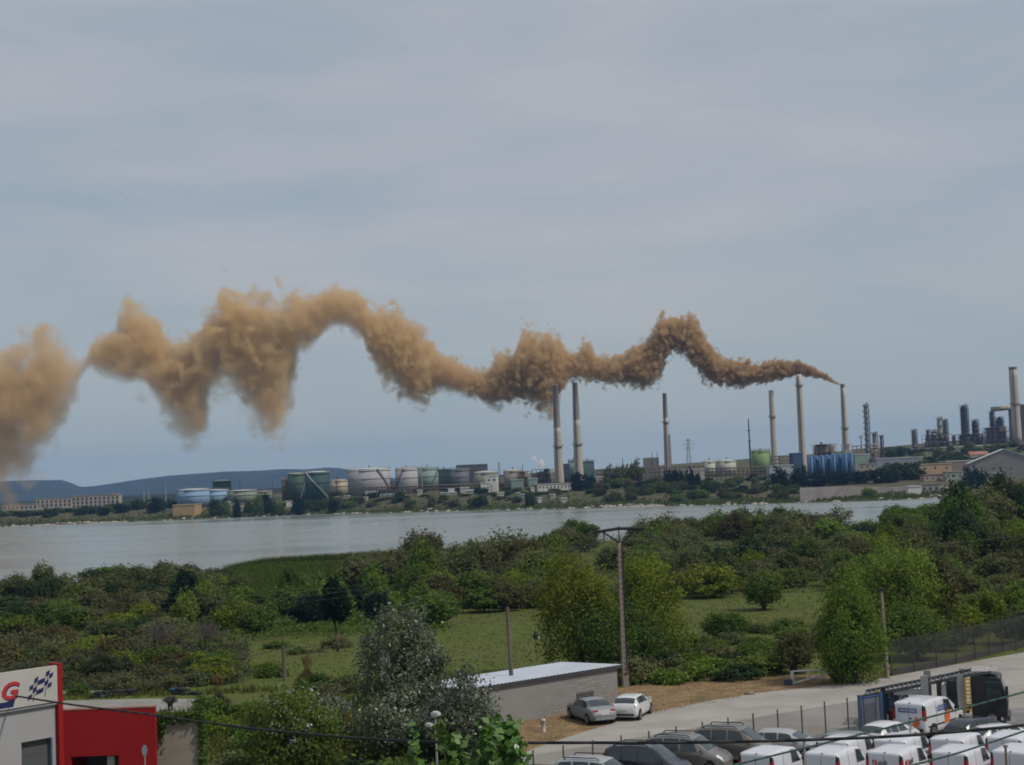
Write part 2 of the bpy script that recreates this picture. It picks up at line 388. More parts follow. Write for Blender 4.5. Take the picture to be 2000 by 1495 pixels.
# ------------------------------------------------------------------ far shore: chimneys, tanks, refinery
CONC = M('chimney concrete', (.42, .37, .315), .9, .12, .12, stain=(.23, .19, .15), sscale=.05, samt=.55, stretch=(1, 1, .25))
SOOT = M('sooty concrete', (.255, .232, .208), .9, .2, .2, stain=(.10, .095, .09), sscale=.1, samt=.6, stretch=(1, 1, .3))
STEEL = M('dark plant steel', (.105, .092, .085), .7, .3, .25)
RUST = M('rusty brown steel', (.17, .115, .085), .85, .25, .3, stain=(.09, .06, .045), sscale=.2)
GALV = M('galvanised steel', (.33, .33, .32), .55, .15, .4, metal=.3)
def chimney(name, label, top, wt, bot, wb, D, soot=0, collars=(), ladder=True, rust=None, lab2=None):
    T = P(top[0], top[1], D); B = P(bot[0], bot[1], D); x = (T.x + B.x) / 2; z0 = terrain(x, D) - 1
    r1 = wt / 2 * D / F; r0 = wb / 2 * D / F; zt = T.z
    # drawn width at the visible foot is carried on down to the ground
    r0 = r0 + (r0 - r1) * (B.z - z0) / (zt - B.z)
    H = zt - z0; t = thing(name, label, 'chimney', (x, D, z0), 0, 'tall refinery chimneys')
    rad = lambda z: r0 + (r1 - r0) * z / H
    zs = H * (1 - soot)
    mb = MB(); K = 10
    mb.lathe([(rad(zs * k / K), zs * k / K) for k in range(K + 1)], 28); mb.build('shaft', CONC, t, True)
    if soot:
        s = MB(); s.lathe([(rad(zs) + .02, zs), (r1 + .02, H - .8), (r1 + .12, H - .7), (r1 + .12, H), (r1 - .5, H), (r1 - .5, H - 2)], 28, cap=False); s.build('sooty_top', SOOT, t, True)
    for zc in collars:
        zc = Z(top[0], zc, D) - z0; r = rad(zc); q = MB()
        q.lathe([(r + .02, zc - .25), (r + 1.1, zc - .05), (r + 1.1, zc + .1), (r + .02, zc + .1)], 24, cap=False)
        for k in range(14):
            a = k * math.pi / 7; q.bar(((r + 1.05) * math.cos(a), (r + 1.05) * math.sin(a), zc), ((r + 1.05) * math.cos(a), (r + 1.05) * math.sin(a), zc + 1.2), .06, 4)
        q.lathe([(r + 1.0, zc + 1.15), (r + 1.1, zc + 1.15), (r + 1.1, zc + 1.25), (r + 1.0, zc + 1.25)], 24, cap=False)
        q.build('gallery', STEEL, t)
    if ladder:
        q = MB(); a = -1.9
        for s in (-.35, .35):
            q.bar(((r0 + .3) * math.cos(a) + s, (r0 + .3) * math.sin(a), 0), ((r1 + .3) * math.cos(a) + s, (r1 + .3) * math.sin(a), H - 1), .14, 4)
        n = 60
        for k in range(n):
            z = H * k / n; r = rad(z) + .3; q.bar((r * math.cos(a) - .35, r * math.sin(a), z), (r * math.cos(a) + .35, r * math.sin(a), z), .1, 4)
        q.build('ladder', STEEL, t)
    return t
chimney('chimney', 'tan concrete chimney with blackened top and gallery, left one of the close pair', (1084, 752), 10, (1092, 915), 17.5, 1080, .42, (873,))
chimney('chimney', 'tan concrete chimney with blackened top, right one of the close pair beside dark trees', (1122, 747), 10, (1131, 920), 18.5, 1060, .36, (869,))
cC = chimney('chimney', 'lone slim tan chimney with lattice mast at its side, left of the pylon', (1298, 768), 7.6, (1304, 910), 13.5, 1090, .28, (826,))
chimney('chimney', 'plain tan chimney with one dark ring, behind the lime green tank', (1506, 763), 9, (1512, 888), 12, 1150, 0, (815,), False)
chimney('chimney', 'thick pale chimney standing in front of the smoke near the blue tower', (1559, 732), 11, (1568, 885), 14, 1090, 0, (754,))
chimney('chimney', 'slender pale chimney pouring out the brown smoke', (1645.5, 750), 8.2, (1652, 880), 13.5, 1150, .05, (837,))
def gbase(px, D): return GD(px, D)

def ladder_stair(mb, r, z0, z1, a0, a1, n=26, w=.9):
    pts = []
    for k in range(n + 1):
        a = a0 + (a1 - a0) * k / n; z = z0 + (z1 - z0) * k / n; pts.append((math.cos(a), math.sin(a), z))
    for (x0, y0, za), (x1, y1, zb) in zip(pts, pts[1:]):
        mb.add([(x0 * r, y0 * r, za), (x1 * r, y1 * r, zb), (x1 * (r + w), y1 * (r + w), zb), (x0 * (r + w), y0 * (r + w), za),
                (x0 * r, y0 * r, za - .3), (x1 * r, y1 * r, zb - .3), (x1 * (r + w), y1 * (r + w), zb - .3), (x0 * (r + w), y0 * (r + w), za - .3)],
               [(0, 1, 2, 3), (7, 6, 5, 4), (2, 1, 5, 6), (0, 3, 7, 4), (3, 2, 6, 7), (1, 0, 4, 5)])
        mb.bar((x1 * (r + w), y1 * (r + w), zb), (x1 * (r + w), y1 * (r + w), zb + 1.1), .06, 4)
    for (x0, y0, za), (x1, y1, zb) in zip(pts, pts[1:]):
        mb.bar((x0 * (r + w), y0 * (r + w), za + 1.1), (x1 * (r + w), y1 * (r + w), zb + 1.1), .08, 4)
def tank(label, px0, px1, ytop, D, mat, roofmat, dome=.10, stair=None, rings=2, cap=False, stairmat=None, name='storage_tank', group='storage tanks on the far shore'):
    pc = (px0 + px1) / 2; r = (px1 - px0) / 2 * D / F; x = X(pc, D); z0 = terrain(x, D) - .5; zt = Z(pc, ytop, D) - dome * r * .3
    H = zt - z0; t = thing(name, label, 'tank', (x, D, z0), 0, group)
    mb = MB(); mb.lathe([(r, 0), (r, H)], 48); o = mb.build('shell', mat, t, True)
    for p in o.data.polygons:
        if abs(p.normal.z) > .9: p.use_smooth = False
    q = MB()
    for k in range(rings):
        z = H * (1 - .06 - .30 * k); q.lathe([(r + .01, z - .12), (r + .35, z - .1), (r + .35, z + .1), (r + .01, z + .12)], 48, cap=False)
    q.build('wind_girder', mat, t)
    q = MB(); q.lathe([(r + .15, H + .01), (r * .98, H + .12), (r * .5, H + dome * r * .75), (0.4, H + dome * r)], 40); q.build('roof', roofmat, t, True)
    q = MB(); n = 30
    for k in range(n):
        a = 2 * math.pi * k / n; q.bar((r * math.cos(a), r * math.sin(a), H + .1), (r * math.cos(a), r * math.sin(a), H + 1.2), .06, 4)
    for zz in (.65, 1.2):
        for k in range(n):
            a = 2 * math.pi * k / n; b = 2 * math.pi * (k + 1) / n; q.bar((r * math.cos(a), r * math.sin(a), H + zz), (r * math.cos(b), r * math.sin(b), H + zz), .05, 4)
    q.build('railing', GALV, t)
    q = MB(); q.lathe([(.35, H + dome * r - .1), (.35, H + dome * r + 1.0), (.8, H + dome * r + 1.1), (.1, H + dome * r + 1.7)], 10); q.build('vent', STEEL, t)
    if stair:
        q = MB(); ladder_stair(q, r + .02, .3, H, stair[0], stair[1]); q.build('stair', stairmat or GALV, t)
    return t
def tm(n, c, v=.1, stain=None): return M(n, c, .75, v, .12, stain=stain or tuple(x * .6 for x in c), sscale=.25, samt=.5, stretch=(1, 1, .12))
WHITEROOF = tm('pale tank roof', (.56, .56, .54)); T_TEAL = tm('dark teal tank paint', (.032, .072, .066)); T_GRN = tm('dark green tank paint', (.048, .088, .058))
T_GREY = tm('grey tank paint', (.33, .32, .325), .08, (.25, .23, .22)); T_BEIGE = tm('beige tank paint', (.40, .35, .26), .1, (.2, .16, .11)); T_PALE = tm('pale green tank paint', (.21, .28, .24), .1, (.13, .16, .15))
T_BLUE = tm('sky blue tank paint', (.19, .29, .41), .12, (.22, .3, .38)); T_SAGE = tm('sage tank paint', (.22, .245, .19)); T_LIME = tm('lime green tank paint', (.18, .26, .10)); T_SLATE = tm('slate tank paint', (.13, .14, .15))
T_RUST = tm('rusty tank paint', (.14, .095, .07)); YROOF = tm('yellowish tank roof', (.46, .47, .30)); T_CREAM = tm('cream tank paint', (.42, .43, .38))
tank('wide sky blue tank with a white roof, nearer the tan block building', 347, 410, 956, 1060, T_BLUE, WHITEROOF, .07)
tank('sky blue tank with pale panels, just behind the tan block building', 398, 448, 957, 1100, tm('patchy blue paint', (.23, .35, .47), .3), WHITEROOF, .06)
tank('small dark green tank with a white cap, showing above the sky blue tanks', 417, 453, 939, 1180, T_GRN, WHITEROOF, .18, rings=1)
tank('low sage tank with flat white roof right of the sky blue tanks', 445, 502, 958, 1090, T_SAGE, WHITEROOF, .05)
tank('low sage tank half hidden behind trees left of the teal tanks', 500, 534, 960, 1150, T_SAGE, WHITEROOF, .05)
tank('small rusty tank tucked against the left teal tank', 552, 572, 937, 1090, T_RUST, T_RUST, .1)
tank('tall dark green tank with yellowish roof, left of the two tall ones', 564, 599, 925, 1080, T_GRN, YROOF, .10, stair=(-1.2, -.2))
tank('tall dark teal tank with a pale stair winding down its side', 597.5, 645, 922, 1050, T_TEAL, WHITEROOF, .10, stair=(-.35, -2.4), stairmat=tm('pale stair', (.45, .47, .45)))
tank('low beige tank between the teal tank and the big grey tank', 646, 683, 938, 1130, T_BEIGE, tm('pinkish roof', (.50, .45, .41)), .10)
tank('very wide light grey tank, widest on the shore', 681, 765, 916, 1090, T_GREY, WHITEROOF, .07, stair=(-.2, -1.1), rings=3)
tank('light grey tank with dark stair left of the pale green tanks', 774, 818, 915, 1090, T_GREY, tm('pinkish roof b', (.50, .46, .44)), .08, stair=(-2.9, -1.7), stairmat=STEEL, rings=3)
tank('pale green tank beside the light grey tank', 815, 858, 914, 1150, T_PALE, T_PALE, .14, stair=(-1.5, -.3), stairmat=STEEL)
tank('pale green tank with low dome in the middle of the tank row', 848, 890, 917, 1190, tm('faded green', (.145, .21, .175)), T_PALE, .05)
tank('slate grey tank left of the dark hipped hall', 880, 918, 917, 1130, T_SLATE, T_SLATE, .12)
tank('beige tank with cream conical roof beside a white cube building', 927, 975, 922, 1040, tm('grey beige', (.25, .24, .195)), T_CREAM, .16, rings=1)
tank('beige tank with cream roof behind the white cube building', 985, 1022, 919, 1090, tm('grey beige b', (.26, .235, .19)), T_CREAM, .2, rings=1)
tank('mint green tank behind the right one of the paired chimneys', 1136, 1163, 901, 1180, tm('mint', (.23, .32, .28)), T_PALE, .06)
tank('pale green tank between the paired chimneys', 1112, 1134, 899, 1220, tm('mint b', (.21, .29, .25)), T_PALE, .06)
tank('small cream tank with conical roof, left of a cream pair', 1376, 1400, 901, 1150, T_CREAM, WHITEROOF, .22, rings=1)
tank('cream tank with conical roof, right of a cream pair', 1404, 1440, 899.5, 1150, T_CREAM, WHITEROOF, .17, rings=1)
tank('bright lime green tank at the foot of the ringed chimney', 1471, 1506, 880, 1130, T_LIME, T_LIME, .05, stair=(-.9, .3), rings=1, stairmat=tm('olive stair', (.1, .16, .06)))

# blue silos
SILO = tm('strong blue silo paint', (.07, .15, .29), .2, (.06, .10, .18)); SILOD = tm('dark blue tower', (.045, .075, .135))
proto = None
for i, px in enumerate([1585, 1596, 1607, 1618, 1629.5, 1641, 1652, 1663.5]):
    D = 1000 + (i % 2) * 4; p = gbase(px, D); zt = Z(px, 891 - .35 * i, D)
    if proto is None:
        proto = thing('silo', 'narrow blue silo in the row in front of the smoking chimney', 'silo', p, 0, 'row of blue silos'); H = zt - p.z
        mb = MB(); mb.lathe([(1.95, 0), (1.95, H - 1)], 20); mb.build('shell', SILO, proto, True)
        mb = MB(); mb.lathe([(1.97, H - 1), (1.5, H - .2), (.3, H)], 20); mb.build('roof', SILO, proto)
        mb = MB(); mb.box(-.25, .25, -2.15, -1.95, 1, H - .5); mb.build('ladder', SILOD, proto)
    else: dup(proto, p)
def box_build(name, label, cat, px0, px1, ytop, D, mat, depth=12, rz=0, roofmat=None, group=None, ovh=.3, win=None, gable=0, extra=0):
    pc = (px0 + px1) / 2; x = X(pc, D); z0 = terrain(x, D) - 1; w = (px1 - px0) / 2 * D / F; H = Z(pc, ytop, D) - z0
    t = thing(name, label, cat, (x, D, z0), rz, group)
    MB().box(-w, w, 0, depth, 0, H).build('wall', mat, t)
    if gable:
        q = MB(); o = ovh; q.add([(-w - o, -o, H), (w + o, -o, H), (w + o, depth + o, H), (-w - o, depth + o, H), (-w - o, depth / 2, H + gable), (w + o, depth / 2, H + gable)],
                                 [(0, 1, 5, 4), (2, 3, 4, 5), (1, 2, 5), (3, 0, 4), (3, 2, 1, 0)]); q.build('roof', roofmat, t)
    elif roofmat:
        MB().box(-w - ovh, w + ovh, -ovh, depth + ovh, H + .003, H + .5).build('roof', roofmat, t)
    if win:
        nx, nz, ww, wh, wm, z1, zs = win
        me = None
        for i in range(nx):
            for j in range(nz):
                cx = -w + 2 * w * (i + .5) / nx; cz = H - z1 - j * zs
                if cz - wh / 2 < 0: continue
                if me is None:
                    o = MB().box(-ww / 2, ww / 2, -.06, .0, -wh / 2, wh / 2).build('window', wm, t); me = o
                else: o = me.copy(); COL.objects.link(o)
                o.location = (cx, -.003, cz)
    return t
GLASSD = M('dark window glass', (.03, .035, .042), .25, .2, .3, spec=.5)
W_WHITE = M('white render', (.58, .57, .54), .85, .08, .1, stain=(.4, .38, .34), sscale=.06); W_CREAM = M('cream render', (.40, .36, .29), .85, .12, .1, stain=(.3, .25, .2), sscale=.08)
W_GREY = M('grey render', (.27, .26, .25), .85, .1, .1); W_TAN = M('tan block wall', (.40, .27, .135), .9, .15, .2, stain=(.28, .19, .1), sscale=.12); R_PALE = M('pale roof sheeting', (.50, .51, .52), .6, .1, .1)
R_TILE = M('clay tile roof', (.30, .155, .10), .9, .2, .2)
for (a, b, y, D, l) in [(6, 72, 986, 1290, 'low pale apartment block, leftmost of three under the hills'), (72, 139, 974, 1300, 'pale apartment block in the middle of three under the hills'), (141, 233, 968, 1310, 'long pale apartment block, rightmost and highest of three under the hills')]:
    box_build('apartment_block', l, 'building', a, b, y, D, M('apartment render', (.34, .315, .285), .85, .1, .1), 12, R(4 if a > 100 else 9), M('apartment roof', (.30, .28, .26)), 'apartment blocks under the hills', win=(11 if b - a > 80 else 8, 3, 1.5, 2.2, GLASSD, 2.6, 3.1))
box_build('rooftop_plant_room', 'small brown plant room on top of the longest apartment block', 'roof hut', 218, 231, 963.5, 1316, W_GREY, 6)
t = box_build('block_building', 'low tan block building with flat roof at the water edge', 'building', 337, 381, 987, 1018, W_TAN, 14, R(-8), M('tan flat roof', (.42, .31, .18)), win=None)
w2 = MB(); ww = 44 / 2 * 1018 / F; w2.box(ww + .01, ww + 10, .3, 13, 0, t.children[0].dimensions.z - .05); w2.build('annex', M('tan annex wall', (.30, .215, .125), .9, .2, .3), t)
box_build('kiosk', 'small white and sky blue kiosk among trees left of the tan block building', 'hut', 290, 305, 977.5, 1060, M('kiosk white', (.55, .62, .66)), 4, 0, T_BLUE, win=(1, 1, 3, 3, T_TEAL, 3, 3))
box_build('flat_hut', 'small flat white hut between the beige tank and the big grey tank', 'hut', 714, 737, 961, 1040, W_WHITE, 6, 0, R_PALE)
t = thing('cistern', 'long white horizontal cistern in front of the light grey tank', 'tank', gbase(762, 1015))
q = MB(); hh = 19 * 1015 / F; zc = Z(762, 970, 1015) - t.location.z
q.bar((-hh, 0, zc), (hh, 0, zc), 2.0, 20); q.build('barrel', W_WHITE, t, True); q = MB()
for s in (-.7, .7): q.box(s * hh - .4, s * hh + .4, -1.6, 1.6, -.5, zc - .8)
q.build('saddle', W_GREY, t)
box_build('white_cube_building', 'white cube building with two dark windows in front of the cream roofed tanks', 'building', 951, 972, 930, 1010, W_WHITE, 8, R(-6), R_PALE, win=(2, 1, 1.7, 1.2, GLASSD, 2.6, 3))
box_build('lean_to', 'pale lean-to shed low beside the white cube building', 'hut', 940, 952, 944, 1005, W_WHITE, 5, 0, R_PALE)
t = box_build('white_office', 'white two storey office with small dark windows below the paired chimneys', 'building', 1052, 1117, 946, 950, W_WHITE, 9, R(5), M('office roof', (.42, .36, .33)), win=(9, 2, .9, 1.1, GLASSD, 1.7, 2.7))
box_build('green_hut', 'pale green flat hut left of the white office', 'hut', 1000, 1024, 938, 1000, T_PALE, 7, 0, M('mint roof', (.36, .48, .40)))
box_build('green_hut', 'mint roofed shed wedged between white office and dark machinery', 'hut', 1034, 1052, 936, 1010, T_PALE, 7, R(8), M('mint roof b', (.42, .50, .42)))
for (a, b, y, D, l) in [(861, 892, 963, 985, 'long pale shed behind the shore bushes, under the pale green tanks'), (918, 950, 957, 985, 'low pinkish wall-like shed left of the white cube building'), (1165, 1180, 932, 985, 'narrow tall pale hut right of the dark evergreens'), (1210, 1218, 945, 960, 'tiny white hut among bushes below the long pipe rack'), (900, 917, 953, 990, 'small grey shed among the bushes under the slate tank')]:
    box_build('low_shed', l, 'hut', a, b, y, D, M('pale shed', (.42, .38, .36)), 6, 0, R_PALE)
# hipped dark hall
t = box_build('dark_hall', 'dark slate hall with a low hipped roof behind the tank row', 'building', 893, 953, 918, 1150, M('slate hall', (.115, .118, .125)), 30, 0, M('slate hall roof', (.10, .095, .10)), gable=4.2)

def vessel(mb, c, r, h, n=14): mb.lathe([(r, 0), (r, h - r * .5), (r * .8, h - r * .2), (r * .3, h)], n, c)
def column(label, px, ytop, wpx, D, mat, plats=4, pipe=True, tilt=None, dome=True, name='refinery_column', steel=None, group='refinery columns'):
    p = gbase(px, D); zt = Z(px, ytop, D); H = zt - p.z; r = wpx / 2 * D / F; t = thing(name, label, 'column', p, 0, group); steel = steel or STEEL
    mb = MB(); mb.lathe([(r * 1.15, 0), (r, H * .12), (r, H * .55), (r * .92, H * .6), (r * .92, H - r)] + ([(r * .75, H - r * .4), (r * .3, H)] if dome else [(r * .92, H)]), 18); mb.build('shell', mat, t, True)
    for k in range(plats):
        z = H * (1 - .04 - .8 * k / max(1, plats)); q = MB(); a0 = (k % 2) * math.pi
        q.lathe([(r * .93, z - .15), (r + 1.2, z - .15), (r + 1.2, z), (r * .93, z)], 16, cap=False)
        for j in range(12):
            a = j * math.pi / 6; q.bar(((r + 1.15) * math.cos(a), (r + 1.15) * math.sin(a), z), ((r + 1.15) * math.cos(a), (r + 1.15) * math.sin(a), z + 1.2), .07, 4)
        q.lathe([(r + 1.1, z + 1.1), (r + 1.2, z + 1.1), (r + 1.2, z + 1.22), (r + 1.1, z + 1.22)], 16, cap=False)
        q.build('platform', steel, t)
    if pipe:
        q = MB(); x = r + .5; q.tube([(x, -.6, 0), (x, -.6, H * .93), (x * .6, -.4, H * 1.02), (0, 0, H * 1.0)], .35, 8); q.build('riser_pipe', steel, t)
        q = MB()
        for s in (-.3, .3): q.bar((-r - .35, s - .8, 0), (-r - .35, s - .8, H), .08, 4)
        for k in range(int(H / 1.2)): q.bar((-r - .35, -1.1, k * 1.2), (-r - .35, -.5, k * 1.2), .07, 4)
        q.build('ladder', steel, t)
    return t
C_DK = tm('dark brown cladding', (.085, .070, .068), .2); C_BR = tm('brown cladding', (.19, .155, .125), .15, (.1, .08, .07)); C_TAN = tm('tan cladding', (.34, .30, .235), .1)
C_GRN = tm('greenish cladding', (.115, .15, .135))
column('thin grey column with small platforms, first right of the blue silos', 1699, 789, 7, 1120, tm('grey cladding', (.235, .245, .25)), 9, True)
column('short grey column right of the thin grey column', 1713, 845, 8, 1180, C_BR, 2)
column('short slim column with a wide head, right of a short grey column', 1726, 851, 4.5, 1180, C_DK, 3)
column('little mast with a bushy head left of the thin grey column', 1686.5, 852, 2.2, 1180, STEEL, 1, False)
column('short dark column standing alone between two groups of columns', 1790, 839, 9, 1480, C_BR, 4)
column('thin dark column, first of the brown cluster', 1817, 840, 5, 1480, C_DK, 5)
column('medium brown column with a platform top in the brown cluster', 1829, 840, 11, 1490, C_BR, 5)
column('tall tan column leaning pipes at its left, in the brown cluster', 1841, 815, 9, 1500, C_TAN, 3)
column('tall dark brown column just right of the tall tan column', 1852, 819, 8, 1510, C_BR, 5)
column('small spire column right of the brown cluster', 1867, 851, 4, 1500, C_DK, 2)
column('tallest black column between the brown cluster and the framed unit', 1890, 791, 14, 1480, C_DK, 8)
column('shorter brown column beside the tallest black column', 1910, 820, 12, 1490, C_DK, 4)
column('thick greenish column under the overhead duct', 1944, 803, 9, 1470, C_GRN, 4)
column('squat dark reactor under the overhead duct', 1958, 815, 14, 1460, C_DK, 5)
chimney('chimney', 'thick tan refinery chimney by the dark block on the far hill', (1979, 717), 15.5, (1985, 850), 18, 1450, .04, (790,))
def frame_unit(label, px0, px1, ytop, D, lev, bays, mat=STEEL, depth=10, vessels=(), cat='plant frame', name='steel_frame', pipes=True, seed=1):
    pc = (px0 + px1) / 2; p = gbase(pc, D); w = (px1 - px0) / 2 * D / F; H = Z(pc, ytop, D) - p.z; t = thing(name, label, cat, p, 0, 'steel plant frames'); rng = random.Random(seed)
    q = MB(); b = .22
    for i in range(bays + 1):
        x = -w + 2 * w * i / bays
        for y in (0, depth): q.bar((x, y, -.5), (x, y, H), b, 4)
        for l in range(1, lev + 1): q.bar((x, 0, H * l / lev), (x, depth, H * l / lev), b * .8, 4)
    for l in range(1, lev + 1):
        z = H * l / lev
        for y in (0, depth): q.bar((-w, y, z), (w, y, z), b, 4)
    for i in range(bays):
        if rng.random() < .6:
            l = rng.randrange(lev); q.bar((-w + 2 * w * i / bays, 0, H * l / lev), (-w + 2 * w * (i + 1) / bays, 0, H * (l + 1) / lev), b * .6, 4)
    q.build('frame', mat, t)
    for l in range(1, lev + 1):
        if rng.random() < .75: MB().box(-w, w * rng.uniform(.2, 1), .2, depth - .2, H * l / lev - .1, H * l / lev + .12).build('deck', mat, t)
    for (fx, r, z0, hh, m) in vessels:
        q = MB(); vessel(q, (fx * w, depth / 2, z0 * H), r, hh * H); q.build('vessel', m, t, True)
    if pipes:
        for k in range(max(2, bays)):
            q = MB(); y = rng.uniform(.5, depth - .5); z = H * rng.uniform(.2, .95); x0 = -w * rng.uniform(.4, 1.1); x1 = w * rng.uniform(.4, 1.1)
            q.tube([(x0, y, 0), (x0, y, z), (x1, y, z), (x1, y, z * rng.uniform(.3, .9))], rng.uniform(.18, .45), 8); q.build('pipe', rng.choice([GALV, STEEL, RUST, C_TAN]), t, True)
    return t
V = lambda f, r, z, h, m: (f, r, z, h, m)
frame_unit('wide dark steel unit packed with pipes below the thick refinery chimney', 1932, 1976, 835, 1440, 4, 6, STEEL, 14, [V(-.6, 3, 0, 1.05, C_BR), V(-.1, 2.4, 0, .9, C_TAN), V(.35, 3.2, .1, .95, C_DK), V(.8, 2, 0, 1.1, C_BR)], seed=3)
frame_unit('dark steel unit among the brown column cluster', 1812, 1864, 849, 1460, 3, 6, STEEL, 12, [V(-.7, 2.4, 0, .9, C_BR), V(-.2, 2, 0, 1.1, C_TAN), V(.3, 2.6, 0, .9, C_DK), V(.75, 2, 0, 1, C_BR)], seed=4)
frame_unit('dark steel unit around the foot of the tallest black column', 1876, 1930, 848, 1455, 3, 7, STEEL, 12, [V(-.6, 2.5, 0, 1, C_DK), V(.2, 2.2, 0, .9, C_BR), V(.7, 2.8, 0, .8, C_BR)], seed=5)
box_build('dark_reactor_block', 'tall dark slab block at the right of the thick refinery chimney', 'plant block', 1990, 2012, 790, 1470, M('dark louvred cladding', (.075, .066, .075), .8, .25, .3), 20)
t = thing('overhead_duct', 'big tan horizontal duct bridging from the greenish column to the thick chimney', 'duct', (0, 0, 0)); q = MB(); a = P(1936, 800, 1462); b = P(1978, 796, 1462); q.bar(a, b, 2.3, 14); q.build('pipe', C_TAN, t, True); q = MB()
for px in (1937, 1971): g = P(px, 800, 1462); q.bar((g.x, g.y, terrain(g.x, g.y)), g, .9, 8)
q.build('support', C_DK, t)
frame_unit('dark machinery of pipes and gantries left of the paired chimneys', 1042, 1082, 917, 1020, 4, 5, STEEL, 12, [V(-.6, 2.2, 0, .85, C_TAN), V(-.1, 2.6, .1, .8, C_BR), V(.45, 2.4, 0, 1.05, SILOD), V(.8, 1.6, 0, 1.0, C_TAN)], seed=6)
frame_unit('tan and rusty gantry beside the beige tanks', 1012, 1040, 921, 1040, 3, 4, RUST, 10, [V(-.5, 2.5, .2, .75, T_BEIGE), V(.2, 2.8, .2, .8, C_TAN)], seed=7)
box_build('dark_tower_block', 'dark navy block between the paired chimneys', 'plant block', 1101, 1114, 906, 1100, SILOD, 8)
frame_unit('concrete process structure with vessels above the blue silos', 1598, 1637, 868, 1200, 3, 4, C_BR, 14, [V(-.65, 3.4, 0, 1.0, C_BR), V(0, 3.6, 0, 1.02, tm('grey vessel', (.23, .22, .22))), V(.6, 3.4, 0, 1.0, C_BR), V(-.3, .9, .9, .22, STEEL)], seed=8)
frame_unit('cream pipework stack at the foot of the smoking chimney', 1652, 1668, 868, 1120, 4, 2, C_TAN, 8, [V(-.2, 1.8, 0, .8, T_CREAM), V(.5, 1.4, 0, 1, T_CREAM)], seed=9)
box_build('blue_tower', 'dark blue square tower in front of the thick pale chimney', 'plant block', 1552, 1571, 886, 1020, SILOD, 7, R(12), SILO)
box_build('tower_block', 'beige tower block with dark shaft behind the long pipe rack', 'building', 1265, 1290, 894, 1180, M('tower concrete', (.40, .35, .30)), 10, R(10), None, win=(1, 1, 3.6, 16, GLASSD, 9, 3))
def rack(label, pts, D, h, npost, mat, lev=2, pm=None):
    a = P(*pts[0], D); b = P(*pts[1], D if len(pts) < 3 else pts[2]); t = thing('pipe_rack', label, 'pipe rack', (0, 0, 0), 0, 'pipe racks on the far shore'); q = MB()
    for k in range(npost + 1):
        g = a.lerp(b, k / npost); z0 = terrain(g.x, g.y)
        for dy in (0, 3): q.bar((g.x, g.y + dy, z0), (g.x, g.y + dy, g.z), .2, 4)
        for l in range(lev): q.bar((g.x, g.y, g.z - l * h), (g.x, g.y + 3, g.z - l * h), .18, 4)
    q.build('frame', mat, t)
    for l in range(lev):
        for j in range(3):
            s = MB(); o = Vector((0, j * 1.1 + .3, .3 - l * h)); s.bar(a + o, b + o, .28 if j != 1 else .4, 8); s.build('pipe', (pm or [RUST, STEEL, RUST])[j], t, True)
    return t
rack('long rusty pipe rack running behind the shore trees below the lone slim chimney', [(1165, 920), (1375, 910)], 1050, 3, 22, STEEL)
rack('rust brown pipe rack between the cream tanks and the lime green tank', [(1375, 917), (1512, 912)], 1040, 2.2, 16, RUST, 3)
rack('dark pipe rack running under the tank row', [(735, 953), (960, 946)], 1010, 2, 22, STEEL)
rack('long pipe bundle with white lagged pipes under the far refinery', [(1772, 879), (1968, 869)], 1380, 2.4, 20, STEEL, 2, [T_CREAM, C_TAN, WHITEROOF])
rack('pale pipe bridge behind the lime green tank', [(1508, 893), (1556, 889)], 1100, 2.5, 6, C_TAN, 3, [C_TAN, GALV, C_TAN])
rack('pale pipe bridge right of the smoking chimney', [(1666, 873), (1716, 868)], 1150, 2.5, 6, C_TAN, 3, [C_TAN, GALV, C_TAN])
box_build('low_white_plant', 'low pale plant building at the foot of the ringed chimney', 'building', 1505, 1552, 910, 1010, M('pale blue grey cladding', (.36, .39, .40)), 12, 0, R_PALE)
box_build('pinkish_hall', 'low pinkish hall behind the conifers under the pylon', 'building', 1338, 1378, 918, 1010, M('pinkish cladding', (.38, .32, .29)), 10, 0, R_PALE)
box_build('low_red_shed', 'low brick red shed among bushes below the long rusty pipe rack', 'hut', 1222, 1252, 940, 975, M('brick red wall', (.22, .115, .085)), 8, 0, None)
box_build('long_grey_shed', 'long blue grey shed with a bright roof edge above the dark tree line', 'building', 1713, 1806, 895, 1080, M('blue grey cladding', (.20, .225, .255), .7, .1, .2), 25, R(5), R_PALE)
box_build('green_grey_hall', 'grey green hall left of the long blue grey shed', 'building', 1672, 1702, 888, 1090, T_PALE, 16, R(8), R_PALE)
box_build('stone_house', 'small pale stone house under the thin grey column', 'building', 1681, 1712, 906, 1010, W_CREAM, 8, R(-10), W_CREAM, win=(3, 1, 1, 1, GLASSD, 2, 3))
H_S = 'houses on the far bank'
box_build('house', 'long orange beige house with a plain wall left of the big barn', 'house', 1796, 1862, 907, 900, M('orange render', (.40, .28, .19), .9, .1, .2), 9, R(4), M('beige roof', (.42, .33, .25)), H_S, win=(3, 1, 1.1, 1.1, GLASSD, 2.2, 3))
box_build('house', 'lower pinkish house in front of the orange beige house', 'house', 1806, 1852, 928, 860, M('pink render', (.38, .285, .24), .9, .1, .2), 8, R(2), M('brown roof', (.22, .16, .13)), H_S, win=(4, 1, .9, .9, GLASSD, 1.8, 3))
box_build('house', 'pale green grey house between the pinkish house and the big barn', 'house', 1848, 1882, 922, 850, M('green grey render', (.31, .32, .28)), 8, R(-6), M('grey roof', (.30, .29, .27)), H_S, win=(3, 1, .9, 1.0, GLASSD, 2.2, 3))
box_build('long_roof_shed', 'long low shed with white roof edge left of the big barn', 'building', 1850, 1914, 901, 930, M('dim shed wall', (.2, .18, .16)), 14, R(3), R_PALE)
